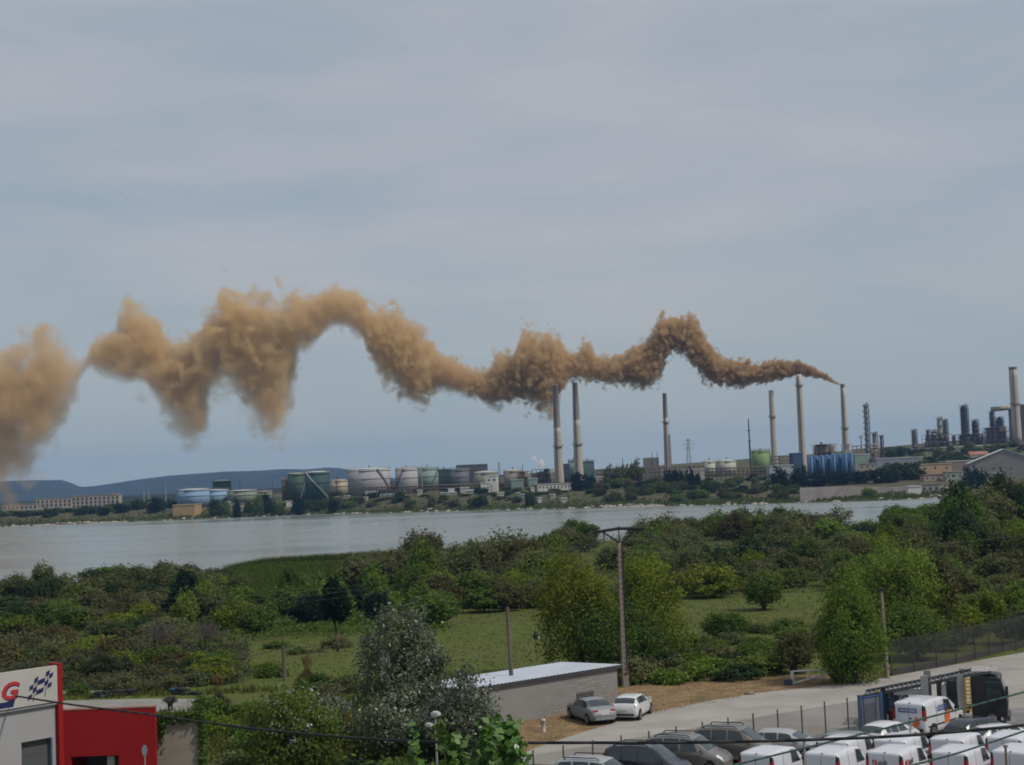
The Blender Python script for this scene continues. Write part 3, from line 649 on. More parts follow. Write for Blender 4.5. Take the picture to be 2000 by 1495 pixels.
box_build('red_roof_house', 'small house with red roof just under the far pipe bundle', 'house', 1898, 1934, 888, 1150, W_CREAM, 8, 0, R_TILE, gable=2.5)
# big gabled barn
D = 850; p = gbase(1965, D); t = thing('barn', 'big grey barn with a pale gabled roof and a small dark door', 'building', p, R(-14)); w = 19.0; H = Z(1915, 905, D) - p.z; A = Z(1962, 878, D) - p.z
q = MB(); q.add([(-w, 0, -1), (w, 0, -1), (w, 0, H), (0, 0, A), (-w, 0, H), (-w, 30, -1), (w, 30, -1), (w, 30, H), (0, 30, A), (-w, 30, H)], [(0, 1, 2, 3, 4), (9, 8, 7, 6, 5), (0, 4, 9, 5), (1, 6, 7, 2)])
q.build('wall', M('barn wall', (.24, .225, .215), .9, .1, .15, stretch=(1, 1, 3)), t); q = MB()
for s in (-1, 1): q.add([(0, -.5, A + .05), (s * (w + .6), -.5, H - .25), (s * (w + .6), 30.5, H - .25), (0, 30.5, A + .05), (0, -.5, A + .4), (s * (w + .6), -.5, H + .1), (s * (w + .6), 30.5, H + .1), (0, 30.5, A + .4)], [(0, 1, 2, 3), (4, 7, 6, 5), (0, 4, 5, 1), (1, 5, 6, 2), (3, 2, 6, 7)])
q.build('roof', R_PALE, t); MB().box(-5.2, -2.4, -.06, 0, -1, 3.4).build('door', GLASSD, t); MB().box(-7, -1.5, -1.0, 0, 3.5, 3.75).build('canopy', R_PALE, t)
# concrete boundary wall on the right shore
t = thing('boundary_wall', 'long grey concrete wall along the right shore below the dark trees', 'wall', (0, 0, 0)); q = MB(); WM = M('old wall concrete', (.26, .235, .22), .9, .15, .25, stain=(.16, .14, .13), sscale=.2)
pts = [(1562, 953, 770), (1640, 950, 775), (1760, 951, 785), (1885, 948, 800)]
for (a, b) in zip(pts, pts[1:]):
    A = P(*a); B = P(*b); n = Vector((-(B.y - A.y), B.x - A.x, 0)).normalized() * .3; za = terrain(A.x, A.y) - 1; zb = terrain(B.x, B.y) - 1
    q.add([(A.x, A.y, za), (B.x, B.y, zb), B, A, (A.x + n.x, A.y + n.y, za), (B.x + n.x, B.y + n.y, zb), B + n, A + n], [(0, 1, 2, 3), (7, 6, 5, 4), (3, 2, 6, 7), (0, 3, 7, 4), (1, 5, 6, 2)])
q.build('wall', WM, t)
box_build('white_hut', 'small plain white hut standing against the long concrete wall', 'hut', 1774, 1800, 951, 765, W_WHITE, 5, 0, R_PALE)
box_build('lakeside_house', 'low brown roofed lakeside house right of the white hut', 'house', 1800, 1835, 947, 778, W_GREY, 7, 0, M('dull brown roof', (.2, .16, .14)), H_S, win=(3, 1, 1.2, 1.3, GLASSD, 2, 3))
# pylon, masts, flare
def lattice(name, label, cat, px, ytop, D, w0, w1, mat, arms=(), n=9):
    p = gbase(px, D); H = Z(px, ytop, D) - p.z; t = thing(name, label, cat, p); q = MB(); r = .13
    cs = lambda z: (w0 + (w1 - w0) * z / H) / 2
    for k in range(n):
        za = H * k / n; zb = H * (k + 1) / n; a = cs(za); b = cs(zb)
        A = [(-a, -a, za), (a, -a, za), (a, a, za), (-a, a, za)]; B = [(-b, -b, zb), (b, -b, zb), (b, b, zb), (-b, b, zb)]
        for i in range(4):
            q.bar(A[i], B[i], r, 4); q.bar(A[i], B[(i + 1) % 4], r * .7, 4); q.bar(B[i], B[(i + 1) % 4], r * .7, 4); q.bar(A[(i + 1) % 4], B[i], r * .7, 4)
    q.build('lattice', mat, t)
    for (f, l) in arms:
        z = H * f; q = MB()
        for s in (-1, 1):
            q.bar((0, 0, z + .9), (s * l, 0, z), r, 4); q.bar((0, 0, z - .2), (s * l, 0, z), r, 4); q.bar((s * l, 0, z), (s * l, 0, z - 1.6), .1, 4)
        q.build('arm', mat, t)
    return t
lattice('pylon', 'grey lattice power pylon right of the lone slim chimney', 'pylon', 1348.5, 857, 1130, 4.2, 1.0, GALV, ((.95, 3.0), (.86, 4.2), (.76, 3.4)))
lattice('lattice_mast', 'thin lattice mast tight against the lone slim chimney', 'mast', 1312, 849, 1085, 1.6, 1.2, STEEL, n=22)
lattice('lattice_mast', 'lattice mast right of the dark hipped hall', 'mast', 977, 903, 1100, 2.4, 1.0, STEEL, n=10)
def pole(name, label, cat, px, ytop, D, r, mat, group=None, extra=0):
    p = gbase(px, D); H = Z(px, ytop, D) - p.z; t = thing(name, label, cat, p, 0, group); q = MB(); q.bar((0, 0, -.5), (0, 0, H * .6), r, 8, r * .8); q.bar((0, 0, H * .6), (0, 0, H), r * .7, 8, r * .5); q.build('shaft', mat, t)
    q = MB()
    for f in (.62, .8, .99)[:extra]: q.lathe([(r * .6, H * f - .3), (r * 1.7, H * f - .2), (r * 1.7, H * f + .2), (r * .6, H * f + .3)], 8)
    if extra: q.build('collar', mat, t)
    return t
pole('flare_stack', 'thin dark flare stack left of the lime green tank', 'flare stack', 1468.5, 818, 1100, .75, M('black steel', (.05, .055, .065)), None, 2)
for (px, y, l) in [(282, 955, 'thin pale mast behind the kiosk'), (291, 958, 'short pale mast just right of another mast by the kiosk'), (325, 944, 'thin pale mast between the kiosk and the sky blue tanks'), (364, 948, 'faint pale mast rising behind the left sky blue tank'), (470, 935, 'dark mast right of the small dark green tank'), (534, 940, 'dark mast standing alone left of the rusty tank'), (555, 934, 'pale mast at the left edge of the rusty tank'), (659, 930, 'dark mast in front of the low beige tank'), (826, 908, 'dark mast between grey and pale green tanks'), (1219, 895, 'grey mast standing above the long rusty pipe rack'), (1023, 906, 'short mast above the tan gantry'), (1277, 884, 'antenna mast behind the beige tower block'), (1287, 883, 'second antenna mast right of the tower block top')]:
    pole('mast', l, 'mast', px, y, 1120, .42, GALV if 'pale' in l else STEEL, 'thin masts on the far shore', 1)
t = thing('shore_boat', 'small red and white boat pulled up on the far shore under the pale green tanks', 'boat', P(842, 1000, 938)); t.location.z = .5
q = MB(); q.prism([(-3.4, -.8), (2, -1.1), (3.8, 0), (2, 1.1), (-3.4, .8)], -.3, .75); q.build('hull', M('red hull', (.32, .10, .07)), t); MB().box(-2, .8, -.7, .7, .76, 1.6).build('cabin', W_WHITE, t)
# ------------------------------------------------------------------ far shore planting
def far_protos():
    out = []
    for i in range(5):
        me, _ = crown_mesh('shore_tree', 100 + i, 1, 1, 1.0, .95, 60, 1500, .13, sig=.17); me.materials.append(None); out.append(me)
    return out
FARP = far_protos()
def mesh_thing(me, name, mat, loc, sc, rz, label, cat, group):
    o = bpy.data.objects.new(name, me); COL.objects.link(o); o.location = loc; o.scale = sc; o.rotation_euler = (0, 0, rz)
    o.material_slots[0].link = 'OBJECT'; o.material_slots[0].material = mat
    return tag(o, label, cat, group)
rf = random.Random(11)
def far_tree(px, ytop, wpx, D, mat, label, cat='tree', group='trees on the far shore', name='shore_tree'):
    p = gbase(px, D); zt = Z(px, ytop, D); r = wpx / 2 * D / F; h = max(1.2, zt - p.z)
    return mesh_thing(rf.choice(FARP), name, mat, (p.x, p.y, p.z - .15 * h), (r, r, h * .58), rf.uniform(0, 6), label, cat, group)
for (px, y, w, D, l) in [(1131, 926, 34, 940, 'large dark evergreen, left half of the dense pair right of the white office'), (1156, 933, 26, 945, 'dark evergreen, right half of the dense pair right of the white office'),
                         (1523, 917, 38, 900, 'round dark pine left of the tall dark pine by the blue tower'), (1566, 914, 36, 880, 'tall dark pine in front of the blue tower'),
                         (1600, 922, 42, 890, 'dark pine under the blue silos, just right of the tall one'), (1640, 921, 46, 890, 'dark pine in the middle of the tree line under the blue silos'), (1680, 920, 44, 890, 'dark pine near the right end of the tree line under the stone house'),
                         (1717, 917, 36, 880, 'dark pine left of the broad green crown under the long grey shed'), (1778, 907, 62, 890, 'broad dark green crown in front of the long grey shed'), (1745, 912, 38, 870, 'dark tree filling in left of the broad green crown'),
                         (1899, 917, 48, 800, 'dark bushy evergreen in front of the big barn')]:
    far_tree(px, y, w, D, L_PINE if px < 1740 or px > 1800 else L_DARK, l)
for i, px in enumerate([1302, 1312, 1321, 1331, 1343, 1352, 1362]):
    far_tree(px, 923 - (i % 3) * 3, 12, 950, L_PINE, 'dark pointed conifer in the clump below the pylon', group='conifers below the pylon')
for i, px in enumerate(range(-40, 345, 11)):
    far_tree(px, interp([(-40, 998), (60, 996), (120, 993), (200, 987), (260, 978), (340, 975)], px) + rf.uniform(-2, 7), rf.uniform(18, 32), 1040 + rf.uniform(0, 60), [L_DARK, L_PINE, L_GREEN][i % 3] if i % 4 else L_DARK, 'dark tree in the belt between the apartment blocks and the lagoon', group='shore tree belt under the apartment blocks')
for i, (px, y) in enumerate([(420, 975), (440, 981), (462, 979), (485, 982), (505, 970), (520, 964), (530, 975), (545, 984), (583, 972), (600, 978), (628, 980), (650, 974), (672, 976), (690, 972), (703, 968), (722, 972)]):
    far_tree(px, y, rf.uniform(16, 30), 1000 + rf.uniform(-5, 30), [L_DARK, L_GREEN, L_PINE][i % 3], 'dark shore tree between the tan block building and the big grey tank', group='shore trees below the teal tanks')
for i in range(46):
    px = 560 + i * 11 + rf.uniform(-5, 5); D = interp(FAR_SHORE, px) + rf.uniform(14, 60)
    far_tree(px, 978 - (px - 560) * .02 + rf.uniform(-6, 8), rf.uniform(12, 26), D, rf.choice([L_OLIVE, L_GREEN, L_DARK, L_OLIVE]), 'low shore bush along the bank under the tank row', 'bush', 'bank bushes under the tank row', 'shore_bush')
for i in range(22):
    px = rf.uniform(400, 1240); D = interp(FAR_SHORE, px) + rf.uniform(22, 75); p = gbase(px, D); yb = 935 - .041 * (px - 1000) + (CAMZ - p.z) / D * F; w_ = rf.uniform(5, 15)
    box_build('shore_hut', 'small pale hut low among the bushes on the bank below the tanks', 'hut', px, px + w_, yb - rf.uniform(6, 11), D, rf.choice([W_WHITE, W_CREAM, T_PALE, GALV]), 5, rf.uniform(-.2, .2), R_PALE, 'small pale huts on the bank')
for i in range(12):
    far_tree(1024 + i * 7.5, 961 + rf.uniform(-2, 2), 14, 925, L_GREEN, 'clipped green hedge bush in front of the white office', 'bush', 'hedge below the white office', 'hedge_bush')
for i in range(60):
    px = 1165 + rf.uniform(0, 390); D = interp(FAR_SHORE, px) + rf.uniform(20, 170)
    p = gbase(px, D); yb = 935 - .041 * (px - 1000) + (CAMZ - p.z) / D * F
    far_tree(px, yb - rf.uniform(8, 22), rf.uniform(14, 34), D, rf.choice([L_OLIVE, L_GREEN, L_DARK, L_OLIVE, L_BROWN]), 'grey green bush on the rising bank below the long pipe racks', 'bush', 'bank bushes below the pipe racks', 'shore_bush')
for (px, y, w, D, l) in [(1215, 912, 36, 1000, 'broad round topped tree, left of two under the long rusty pipe rack'), (1243, 905, 34, 1000, 'broad round topped tree, right of two under the long rusty pipe rack'), (1190, 915, 26, 1000, 'olive tree left of the broad pair under the long rusty pipe rack')]:
    far_tree(px, y, w, D, L_OLIVE if px != 1243 else L_BROWN, l)
for (px, y, w, D, l) in [(1742, 880, 26, 1250, 'lone green tree on the far hill right of the slim columns'), (1763, 872, 24, 1270, 'taller pointed green tree on the far hill'), (1840, 900, 60, 1020, 'dark broad tree mass behind the orange beige house'), (1880, 893, 50, 1060, 'dark tree right of the mass behind the orange beige house'), (1698, 953, 26, 768, 'round green bush growing against the long concrete wall'), (1728, 892, 18, 1180, 'olive tree beside the long grey shed roof'), (1930, 905, 40, 900, 'dark tree tight behind the low shed by the big barn')]:
    far_tree(px, y, w, D, L_GREEN if D == 768 else L_OLIVE if D == 1180 else L_DARK, l)
for (px, y) in [(1417, 946), (1481, 953), (1462, 955)]:
    far_tree(px, y, 14, 850, L_PINE, 'small dark bush alone on the dry bank left of the concrete wall', 'bush', 'small dark bushes on the dry bank', 'shore_bush')
for i in range(130):
    px = rf.uniform(560, 1560); D = interp(FAR_SHORE, px) + rf.uniform(50, 260); p = gbase(px, D); yb = 935 - .041 * (px - 1000) + (CAMZ - p.z) / D * F
    far_tree(px, yb - rf.uniform(5, 15), rf.uniform(14, 34), D, rf.choice([L_OLIVE, L_DARK, L_DARK, L_PINE]), 'dark scrub bush growing between the tanks and plant behind the shore', 'bush', 'scrub between tanks and plant', 'inland_bush')
for i in range(80):
    px = rf.uniform(1690, 2030); D = rf.uniform(960, 1400); p = gbase(px, D); yb = 935 - .041 * (px - 1000) + (CAMZ - p.z) / D * F
    far_tree(px, yb - rf.uniform(5, 13), rf.uniform(14, 30), D, rf.choice([L_OLIVE, L_DARK, L_BROWN, L_DARK]), 'dark scrub bush on the far hillside under the big refinery', 'bush', 'scrub on the refinery hillside', 'inland_bush')
# shore grass and stones
def far_grass():
    rng = np.random.default_rng(3); n = 9000; V = []
    px = rng.uniform(-60, 1880, n); pts = np.zeros((n, 3)); 
    for i in range(n):
        D = interp(FAR_SHORE, px[i]) + 2 + abs(rng.normal()) * 16; x = X(px[i], D); pts[i] = (x, D, terrain(x, D))
    h = rng.uniform(.5, 1.6, n); w = rng.uniform(.3, .9, n); a = rng.uniform(0, 6.28, n)
    dx = np.stack([np.cos(a) * w, np.sin(a) * w, np.zeros(n)], 1); up = np.stack([rng.normal(0, .2, n), rng.normal(0, .2, n), h], 1)
    Vv = np.stack([pts - dx, pts + dx, pts + up], 1).reshape(-1, 3); return npmesh('shore_grass', Vv, np.arange(3 * n).reshape(-1, 3))
struct(link('shore_grass', far_grass(), L_GRASS), 'rough grass fringe along the far waterline', 'stuff')
def stones():
    rng = random.Random(5); mb = MB()
    for i in range(420):
        px = rng.choice([rng.uniform(-40, 240), rng.uniform(1180, 1290), rng.uniform(240, 1900)]); D = interp(FAR_SHORE, px) + rng.uniform(-3, 7); x = X(px, D); r = rng.uniform(.3, 1.3)
        mb.sphere((x, D, max(.0, terrain(x, D)) + r * .1), r, 6, 4, (1.3, 1, .6))
    return mb
struct(stones().build('shore_stones', M('pale shore stones', (.33, .30, .26), .9, .25, .3)), 'pale stones scattered along the far waterline', 'stuff')

# ------------------------------------------------------------------ the smoke
PD = 1150.0
ENV = [(-430, 848, 868), (-390, 800, 905), (-330, 752, 950), (-250, 715, 1010), (-160, 690, 1020), (-40, 680, 1005), (0, 674, 996), (20, 668, 980), (50, 664, 945), (80, 655, 915), (100, 648, 890), (120, 660, 850), (140, 682, 800), (155, 712, 782), (168, 706, 766), (180, 682, 735), (195, 664, 738), (215, 654, 740), (235, 642, 748), (248, 606, 756), (260, 596, 762), (278, 596, 768), (300, 612, 785),
       (330, 640, 815), (350, 660, 842), (372, 664, 862), (392, 650, 868), (405, 638, 845), (415, 618, 790), (432, 592, 765), (448, 550, 765), (462, 556, 785), (480, 566, 800), (500, 566, 838), (522, 572, 862), (545, 572, 862), (562, 570, 840), (576, 574, 780), (588, 572, 712), (600, 564, 698), (615, 568, 690), (632, 574, 668), (650, 563, 648), (680, 561, 642),
       (705, 564, 650), (724, 572, 680), (738, 590, 720), (755, 592, 748), (775, 594, 760), (795, 602, 780), (815, 618, 792), (838, 645, 785), (860, 676, 768), (880, 688, 766), (900, 694, 772), (925, 708, 778), (945, 716, 784), (962, 716, 792), (978, 688, 796), (998, 680, 790), (1014, 688, 785), (1026, 650, 788), (1040, 635, 795), (1058, 640, 802),
       (1074, 648, 806), (1090, 650, 800), (1104, 654, 775), (1114, 676, 752), (1130, 688, 747), (1145, 674, 748), (1160, 664, 751), (1180, 690, 753), (1200, 692, 754), (1220, 690, 754), (1240, 682, 756), (1258, 670, 760), (1276, 658, 760), (1290, 642, 752), (1304, 622, 738), (1316, 617, 700), (1330, 620, 690), (1345, 616, 694), (1358, 618, 708), (1372, 616, 724),
       (1386, 646, 744), (1400, 672, 751), (1414, 688, 755), (1432, 698, 756), (1450, 699, 757), (1470, 702, 756), (1490, 708, 752), (1508, 703, 750), (1522, 700, 748), (1540, 701, 744), (1558, 703, 738), (1575, 706, 734), (1590, 711, 735), (1604, 716, 738), (1618, 724, 742), (1632, 734, 747), (1642, 742, 751), (1650, 747, 753)]
DEN = [(-430, .03), (-250, .08), (-160, .095), (0, .10), (130, .085), (155, .035), (172, .04), (190, .11), (330, .12), (480, .15), (570, .12), (590, .12), (800, .17), (950, .20), (1000, .22), (1100, .28), (1300, .36), (1400, .5), (1500, .6), (1600, .9), (1650, 1.2)]
def smoke():
    xs = [X(p, PD) for p, _, _ in ENV]; x0, x1 = xs[0], xs[-1]; z0, z1 = 0.0, 190.0
    zz = [(Z(p, a, PD), Z(p, b, PD)) for p, a, b in ENV]
    yr = []
    for i, p in enumerate(ENV):
        lo = max(0, i - 3); hi = min(len(ENV), i + 4); h = sorted((zz[k][0] - zz[k][1]) / 2 for k in range(lo, hi))[len(range(lo, hi)) // 2]
        yr.append(max(1.6, min(h, 26)))
    yr[-1] = 1.2; yr[-2] = 1.6; yr[-3] = 2.4
    m, nt, out = newmat('brown smoke'); N = nt.nodes.new; L = nt.links.new
    def math_(op, a, b=None, cl=False):
        n = N('ShaderNodeMath'); n.operation = op; n.use_clamp = cl
        for i, v in enumerate((a, b)):
            if v is None: continue
            if hasattr(v, 'links'): L(v, n.inputs[i])
            else: n.inputs[i].default_value = v
        return n.outputs[0]
    geo = N('ShaderNodeNewGeometry')
    big = N('ShaderNodeTexNoise'); big.inputs['Scale'].default_value = .034; big.inputs['Detail'].default_value = 2.0; big.inputs['Roughness'].default_value = .5
    L(geo.outputs['Position'], big.inputs['Vector'])
    sepP = N('ShaderNodeSeparateXYZ'); L(geo.outputs['Position'], sepP.inputs[0])
    def curve(src, vals, pts):
        c_ = N('ShaderNodeFloatCurve'); cv = c_.mapping.curves[0]
        us = [(x - x0) / (x1 - x0) for x in pts]
        cv.points[0].location = (us[0], vals[0]); cv.points[1].location = (us[-1], vals[-1])
        for u, v in list(zip(us, vals))[1:-1]: cv.points.new(u, v)
        for p in cv.points: p.handle_type = 'AUTO_CLAMPED'
        c_.mapping.update(); L(src, c_.inputs['Value']); return c_.outputs[0]
    def U(src): return math_('DIVIDE', math_('SUBTRACT', src, x0), x1 - x0)
    u_raw = U(sepP.outputs[0])
    # turbulence bends the plume more the further it has drifted
    amp = curve(u_raw, [13, 13, 11, 8, 5, 2.2, .8, .2], [X(p, PD) for p in (-160, 0, 400, 900, 1200, 1400, 1560, 1650)]) if False else None
    ampm = N('ShaderNodeMapRange'); ampm.inputs[1].default_value = 0; ampm.inputs[2].default_value = 1; ampm.inputs[3].default_value = 30; ampm.inputs[4].default_value = 1.2; L(u_raw, ampm.inputs[0])
    off = N('ShaderNodeVectorMath'); off.operation = 'SUBTRACT'; L(big.outputs['Color'], off.inputs[0]); off.inputs[1].default_value = (.5, .5, .5)
    sc = N('ShaderNodeVectorMath'); sc.operation = 'SCALE'; L(off.outputs[0], sc.inputs[0]); L(ampm.outputs[0], sc.inputs['Scale'])
    pw = N('ShaderNodeVectorMath'); pw.operation = 'ADD'; L(geo.outputs['Position'], pw.inputs[0]); L(sc.outputs[0], pw.inputs[1])
    sp = N('ShaderNodeSeparateXYZ'); L(pw.outputs[0], sp.inputs[0])
    u = U(sp.outputs[0])
    mid = curve(u, [((a + b) / 2 - z0) / (z1 - z0) for a, b in zz], xs); half = curve(u, [(a - b) / 2 / 60 for a, b in zz], xs); ry = curve(u, [v / 60 for v in yr], xs)
    den = curve(u, [interp(DEN, p) for p, _, _ in ENV], xs)
    dz = math_('DIVIDE', math_('SUBTRACT', sp.outputs[2], math_('ADD', math_('MULTIPLY', mid, z1 - z0), z0)), math_('MULTIPLY', half, 60))
    dy = math_('DIVIDE', math_('SUBTRACT', sp.outputs[1], PD), math_('MULTIPLY', ry, 60))
    d = math_('SQRT', math_('ADD', math_('MULTIPLY', dz, dz), math_('MULTIPLY', dy, dy)))
    S0, S1 = .022, .16
    fn = N('ShaderNodeTexNoise'); fn.inputs['Detail'].default_value = 5; fn.inputs['Roughness'].default_value = .54; rel = N('ShaderNodeVectorMath'); rel.operation = 'SUBTRACT'; L(pw.outputs[0], rel.inputs[0]); rel.inputs[1].default_value = (x1, PD, 60); sepR = N('ShaderNodeSeparateXYZ'); L(rel.outputs[0], sepR.inputs[0]); kk = (S1 - S0) / (x1 - x0)
    loc_s = math_('ADD', S1, math_('MULTIPLY', sepR.outputs[0], kk))
    cx = math_('ADD', math_('MULTIPLY', sepR.outputs[0], S1), math_('MULTIPLY', math_('MULTIPLY', sepR.outputs[0], sepR.outputs[0]), kk / 2))
    cmb = N('ShaderNodeCombineXYZ'); L(cx, cmb.inputs[0]); L(math_('MULTIPLY', sepR.outputs[1], loc_s), cmb.inputs[1]); L(math_('MULTIPLY', sepR.outputs[2], loc_s), cmb.inputs[2]); L(cmb.outputs[0], fn.inputs['Vector'])
    fn.inputs['Scale'].default_value = 1.0
    billow = math_('ABSOLUTE', math_('SUBTRACT', fn.outputs[0], .5))
    bl = N('ShaderNodeMapRange'); bl.inputs[1].default_value = .30; bl.inputs[2].default_value = .70; L(u_raw, bl.inputs[0]); bw = bl.outputs[0]
    soft = math_('MULTIPLY', math_('SUBTRACT', fn.outputs[0], .475), 2.5); hard = math_('MULTIPLY', math_('SUBTRACT', billow, .09), 3.3)
    disp = math_('ADD', math_('MULTIPLY', hard, bw), math_('MULTIPLY', soft, math_('SUBTRACT', 1, bw)))
    f = math_('ADD', math_('SUBTRACT', 1.0, d), disp)
    sharp = N('ShaderNodeMapRange'); sharp.inputs[1].default_value = 0; sharp.inputs[2].default_value = .95; sharp.inputs[3].default_value = 1.25; sharp.inputs[4].default_value = 5; L(u_raw, sharp.inputs[0])
    f = math_('MULTIPLY', f, sharp.outputs[0], True)
    low = N('ShaderNodeMapRange'); low.inputs[1].default_value = -.75; low.inputs[2].default_value = .15; low.inputs[3].default_value = .38; low.inputs[4].default_value = 1; L(dz, low.inputs[0])
    lowm = N('ShaderNodeMapRange'); lowm.inputs[1].default_value = .45; lowm.inputs[2].default_value = .62; L(u_raw, lowm.inputs[0])
    lo = math_('ADD', math_('MULTIPLY', lowm.outputs[0], math_('SUBTRACT', 1, low.outputs[0])), low.outputs[0])
    lw = N('ShaderNodeMapRange'); lw.inputs[1].default_value = (X(110, PD) - x0) / (x1 - x0); lw.inputs[2].default_value = (X(175, PD) - x0) / (x1 - x0); lw.inputs[3].default_value = .55; lw.inputs[4].default_value = 0; L(u_raw, lw.inputs[0])
    lo = math_('MAXIMUM', lo, lw.outputs[0])
    rho = math_('MULTIPLY', math_('MULTIPLY', f, den), lo)
    pv = N('ShaderNodeVolumePrincipled'); pv.inputs['Color'].default_value = (.86, .655, .42, 1); pv.inputs['Anisotropy'].default_value = .15
    cu = N('ShaderNodeMapRange'); cu.inputs[1].default_value = .55; cu.inputs[2].default_value = .98; L(u_raw, cu.inputs[0])
    L(mixrgb(nt, cu.outputs[0], (.87, .67, .39), (.62, .445, .255)), pv.inputs['Color'])  # browner colour near the stack paints in the backlit dark of dense smoke
    L(rho, pv.inputs['Density']); L(pv.outputs[0], out.inputs['Volume'])
    try: m.volume_sampling = 'MULTIPLE_IMPORTANCE'
    except Exception: pass
    # closed hull round the drifting plume
    mb = MB(); n = 22; px = ENV[0][0]; cols = []
    while px < 1650: cols.append(px); px += 7
    cols.append(1650.5); vs = []; fs = []
    for pxx in cols:
        a = Z(pxx, interp([(p, t) for p, t, _ in ENV], pxx), PD); b = Z(pxx, interp([(p, t) for p, _, t in ENV], pxx), PD); yy = interp(list(zip([e[0] for e in ENV], yr)), pxx)
        k = 1.16; mrg = max(.0, min(1, (1650 - pxx) / 500)) * 5.0 + .3
        for i in range(n):
            t = 2 * math.pi * i / n; vs.append((X(pxx, PD), PD + math.cos(t) * (yy * k + mrg), (a + b) / 2 + math.sin(t) * ((a - b) / 2 * k + mrg)))
    for j in range(len(cols) - 1):
        for i in range(n): fs.append((j * n + i, j * n + (i + 1) % n, (j + 1) * n + (i + 1) % n, (j + 1) * n + i))
    fs.append(tuple(range(n))); fs.append(tuple(range(len(vs) - 1, len(vs) - n - 1, -1)))
    mb.v = vs; mb.f = fs; o = mb.build('smoke', m)
    struct(o, 'long winding plume of orange brown smoke drifting from the slender chimney', 'stuff'); o['category'] = 'smoke'
    m.cycles.volume_step_rate = .03
smoke()
def steam():
    for (px, y, r, l) in [(1043, 897, 2.0, 'tiny white steam puff, higher of two above the dark machinery'), (1057, 906, 2.6, 'small white steam puff, lower of two above the dark machinery')]:
        m, nt, out = newmat('steam'); pv = nt.nodes.new('ShaderNodeVolumePrincipled'); pv.inputs['Density'].default_value = .35; pv.inputs['Color'].default_value = (.95,) * 3 + (1,); nt.links.new(pv.outputs[0], out.inputs['Volume'])
        p = P(px, y, 1025); q = MB(); rr = random.Random(int(px))
        q.sphere((0, 0, 0), r, 14, 10, (1, 1, 1.1))
        q.v = [tuple(Vector(v) * (1 + .35 * mnoise.noise(Vector(v) * .7))) for v in q.v]
        tag(q.build('steam_puff', m, loc=p), l, 'steam', 'white steam puffs')
steam()
# ------------------------------------------------------------------ the air
def haze():
    m, nt, out = newmat('haze'); pv = nt.nodes.new('ShaderNodeVolumePrincipled'); pv.inputs['Density'].default_value = 6.6e-5; pv.inputs['Color'].default_value = (.28, .52, .97, 1); pv.inputs['Anisotropy'].default_value = 0
    nt.links.new(pv.outputs[0], out.inputs['Volume'])
    o = MB().box(-6200, 6200, -60, 9100, -4.5, 240).build('haze', m); struct(o, 'thin bluish haze over the lagoon', 'stuff')
haze()
# birds
def bird(label, p, s, mat, rz, flap):
    t = thing('bird', label, 'bird', p, rz); q = MB(); q.lathe([(.02, -.5), (.12, -.3), (.16, 0), (.1, .3), (.07, .42), (.02, .55)], 8); b = q.build('body', mat, t, True); b.rotation_euler = (R(90), 0, 0); b.scale = (s,) * 3
    for k in (-1, 1):
        q = MB(); q.add([(k * .1, -.15, .03), (k * .75, -.05, flap), (k * 1.25, -.3, flap * .7), (k * .7, .2, flap), (k * .1, .2, .03), (k * .7, .1, flap + .03)], [(0, 1, 5), (1, 2, 5), (2, 3, 5), (3, 4, 5), (4, 0, 5), (0, 4, 3, 1), (1, 3, 2)]); q.build('wing', mat, t).scale = (s,) * 3
W_B = M('white feathers', (.75, .75, .73)); D_B = M('dark feathers', (.05, .05, .05))
bird('white gull flying low over the lagoon', P(733, 1025, 500), 1.0, W_B, .6, .45)
bird('tiny dark bird high in the sky, left of two', P(230, 377, 420), .45, D_B, .3, .3); bird('tiny dark bird high in the sky, right of two', P(237, 377, 420), .45, D_B, .8, .2)
# ------------------------------------------------------------------ near ground: lot, road, verge, kart track
ASPH = M('worn grey asphalt', (.215, .21, .205), .92, .16, .5, stain=(.115, .11, .105), sscale=.3, samt=.7)
CONCR = M('pale dusty road', (.305, .290, .268), .93, .16, .3, stain=(.215, .19, .16), sscale=.16, samt=.85)
VERGE = M('dry orange verge', (.215, .142, .075), .95, .28, .9, stain=(.105, .105, .042), sscale=.28, samt=.9)
def sheet(name, pts, dz, mat, label):
    mb = MB(); mb.sheet([(p[0], p[1], 3.0 + dz) for p in pts]); return struct(mb.build(name, mat), label)
def gp(*pp): return [G(a, b) for a, b in pp]
up = gp((985, 1478), (1045, 1461), (1130, 1433), (1250, 1397), (1380, 1370), (1500, 1351), (1640, 1337), (1700, 1329), (1850, 1301), (2000, 1275), (2300, 1236))
sheet('road', list(reversed(up)) + [Vector((-1.5, 40, 0)), Vector((60, 40, 0))], .004, CONCR, 'pale dusty road running up to the right past the parked cars')
sheet('parking_lot', [(1.7, 40), (1.7, 75.2), (18.3, 86.7), (22.3, 89.6), (27, 92.6), (34, 95), (60, 96), (60, 40)], .012, ASPH, 'grey asphalt of the van park behind the mesh fence')
vg = gp((985, 1490), (975, 1440), (985, 1398), (1040, 1385), (1090, 1372), (1200, 1347), (1290, 1330), (1400, 1319), (1530, 1316), (1640, 1318), (1720, 1316))
sheet('verge', [v for v in vg] + [p for p in reversed(up[1:8])], .008, VERGE, 'dry orange grass verge along the road')
TRACK = M('kart track concrete', (.235, .225, .205), .93, .15, .3, stain=(.16, .15, .13), sscale=.4, samt=.7)
def strip(name, top, bot, mat, dz, label):
    return sheet(name, gp(*top) + gp(*reversed(bot)), dz, mat, label)
strip('path', [(60, 1352), (180, 1346), (300, 1340), (372, 1341)], [(60, 1358), (180, 1353), (300, 1349), (366, 1347)], TRACK, .004, 'far pale strip of the kart track')
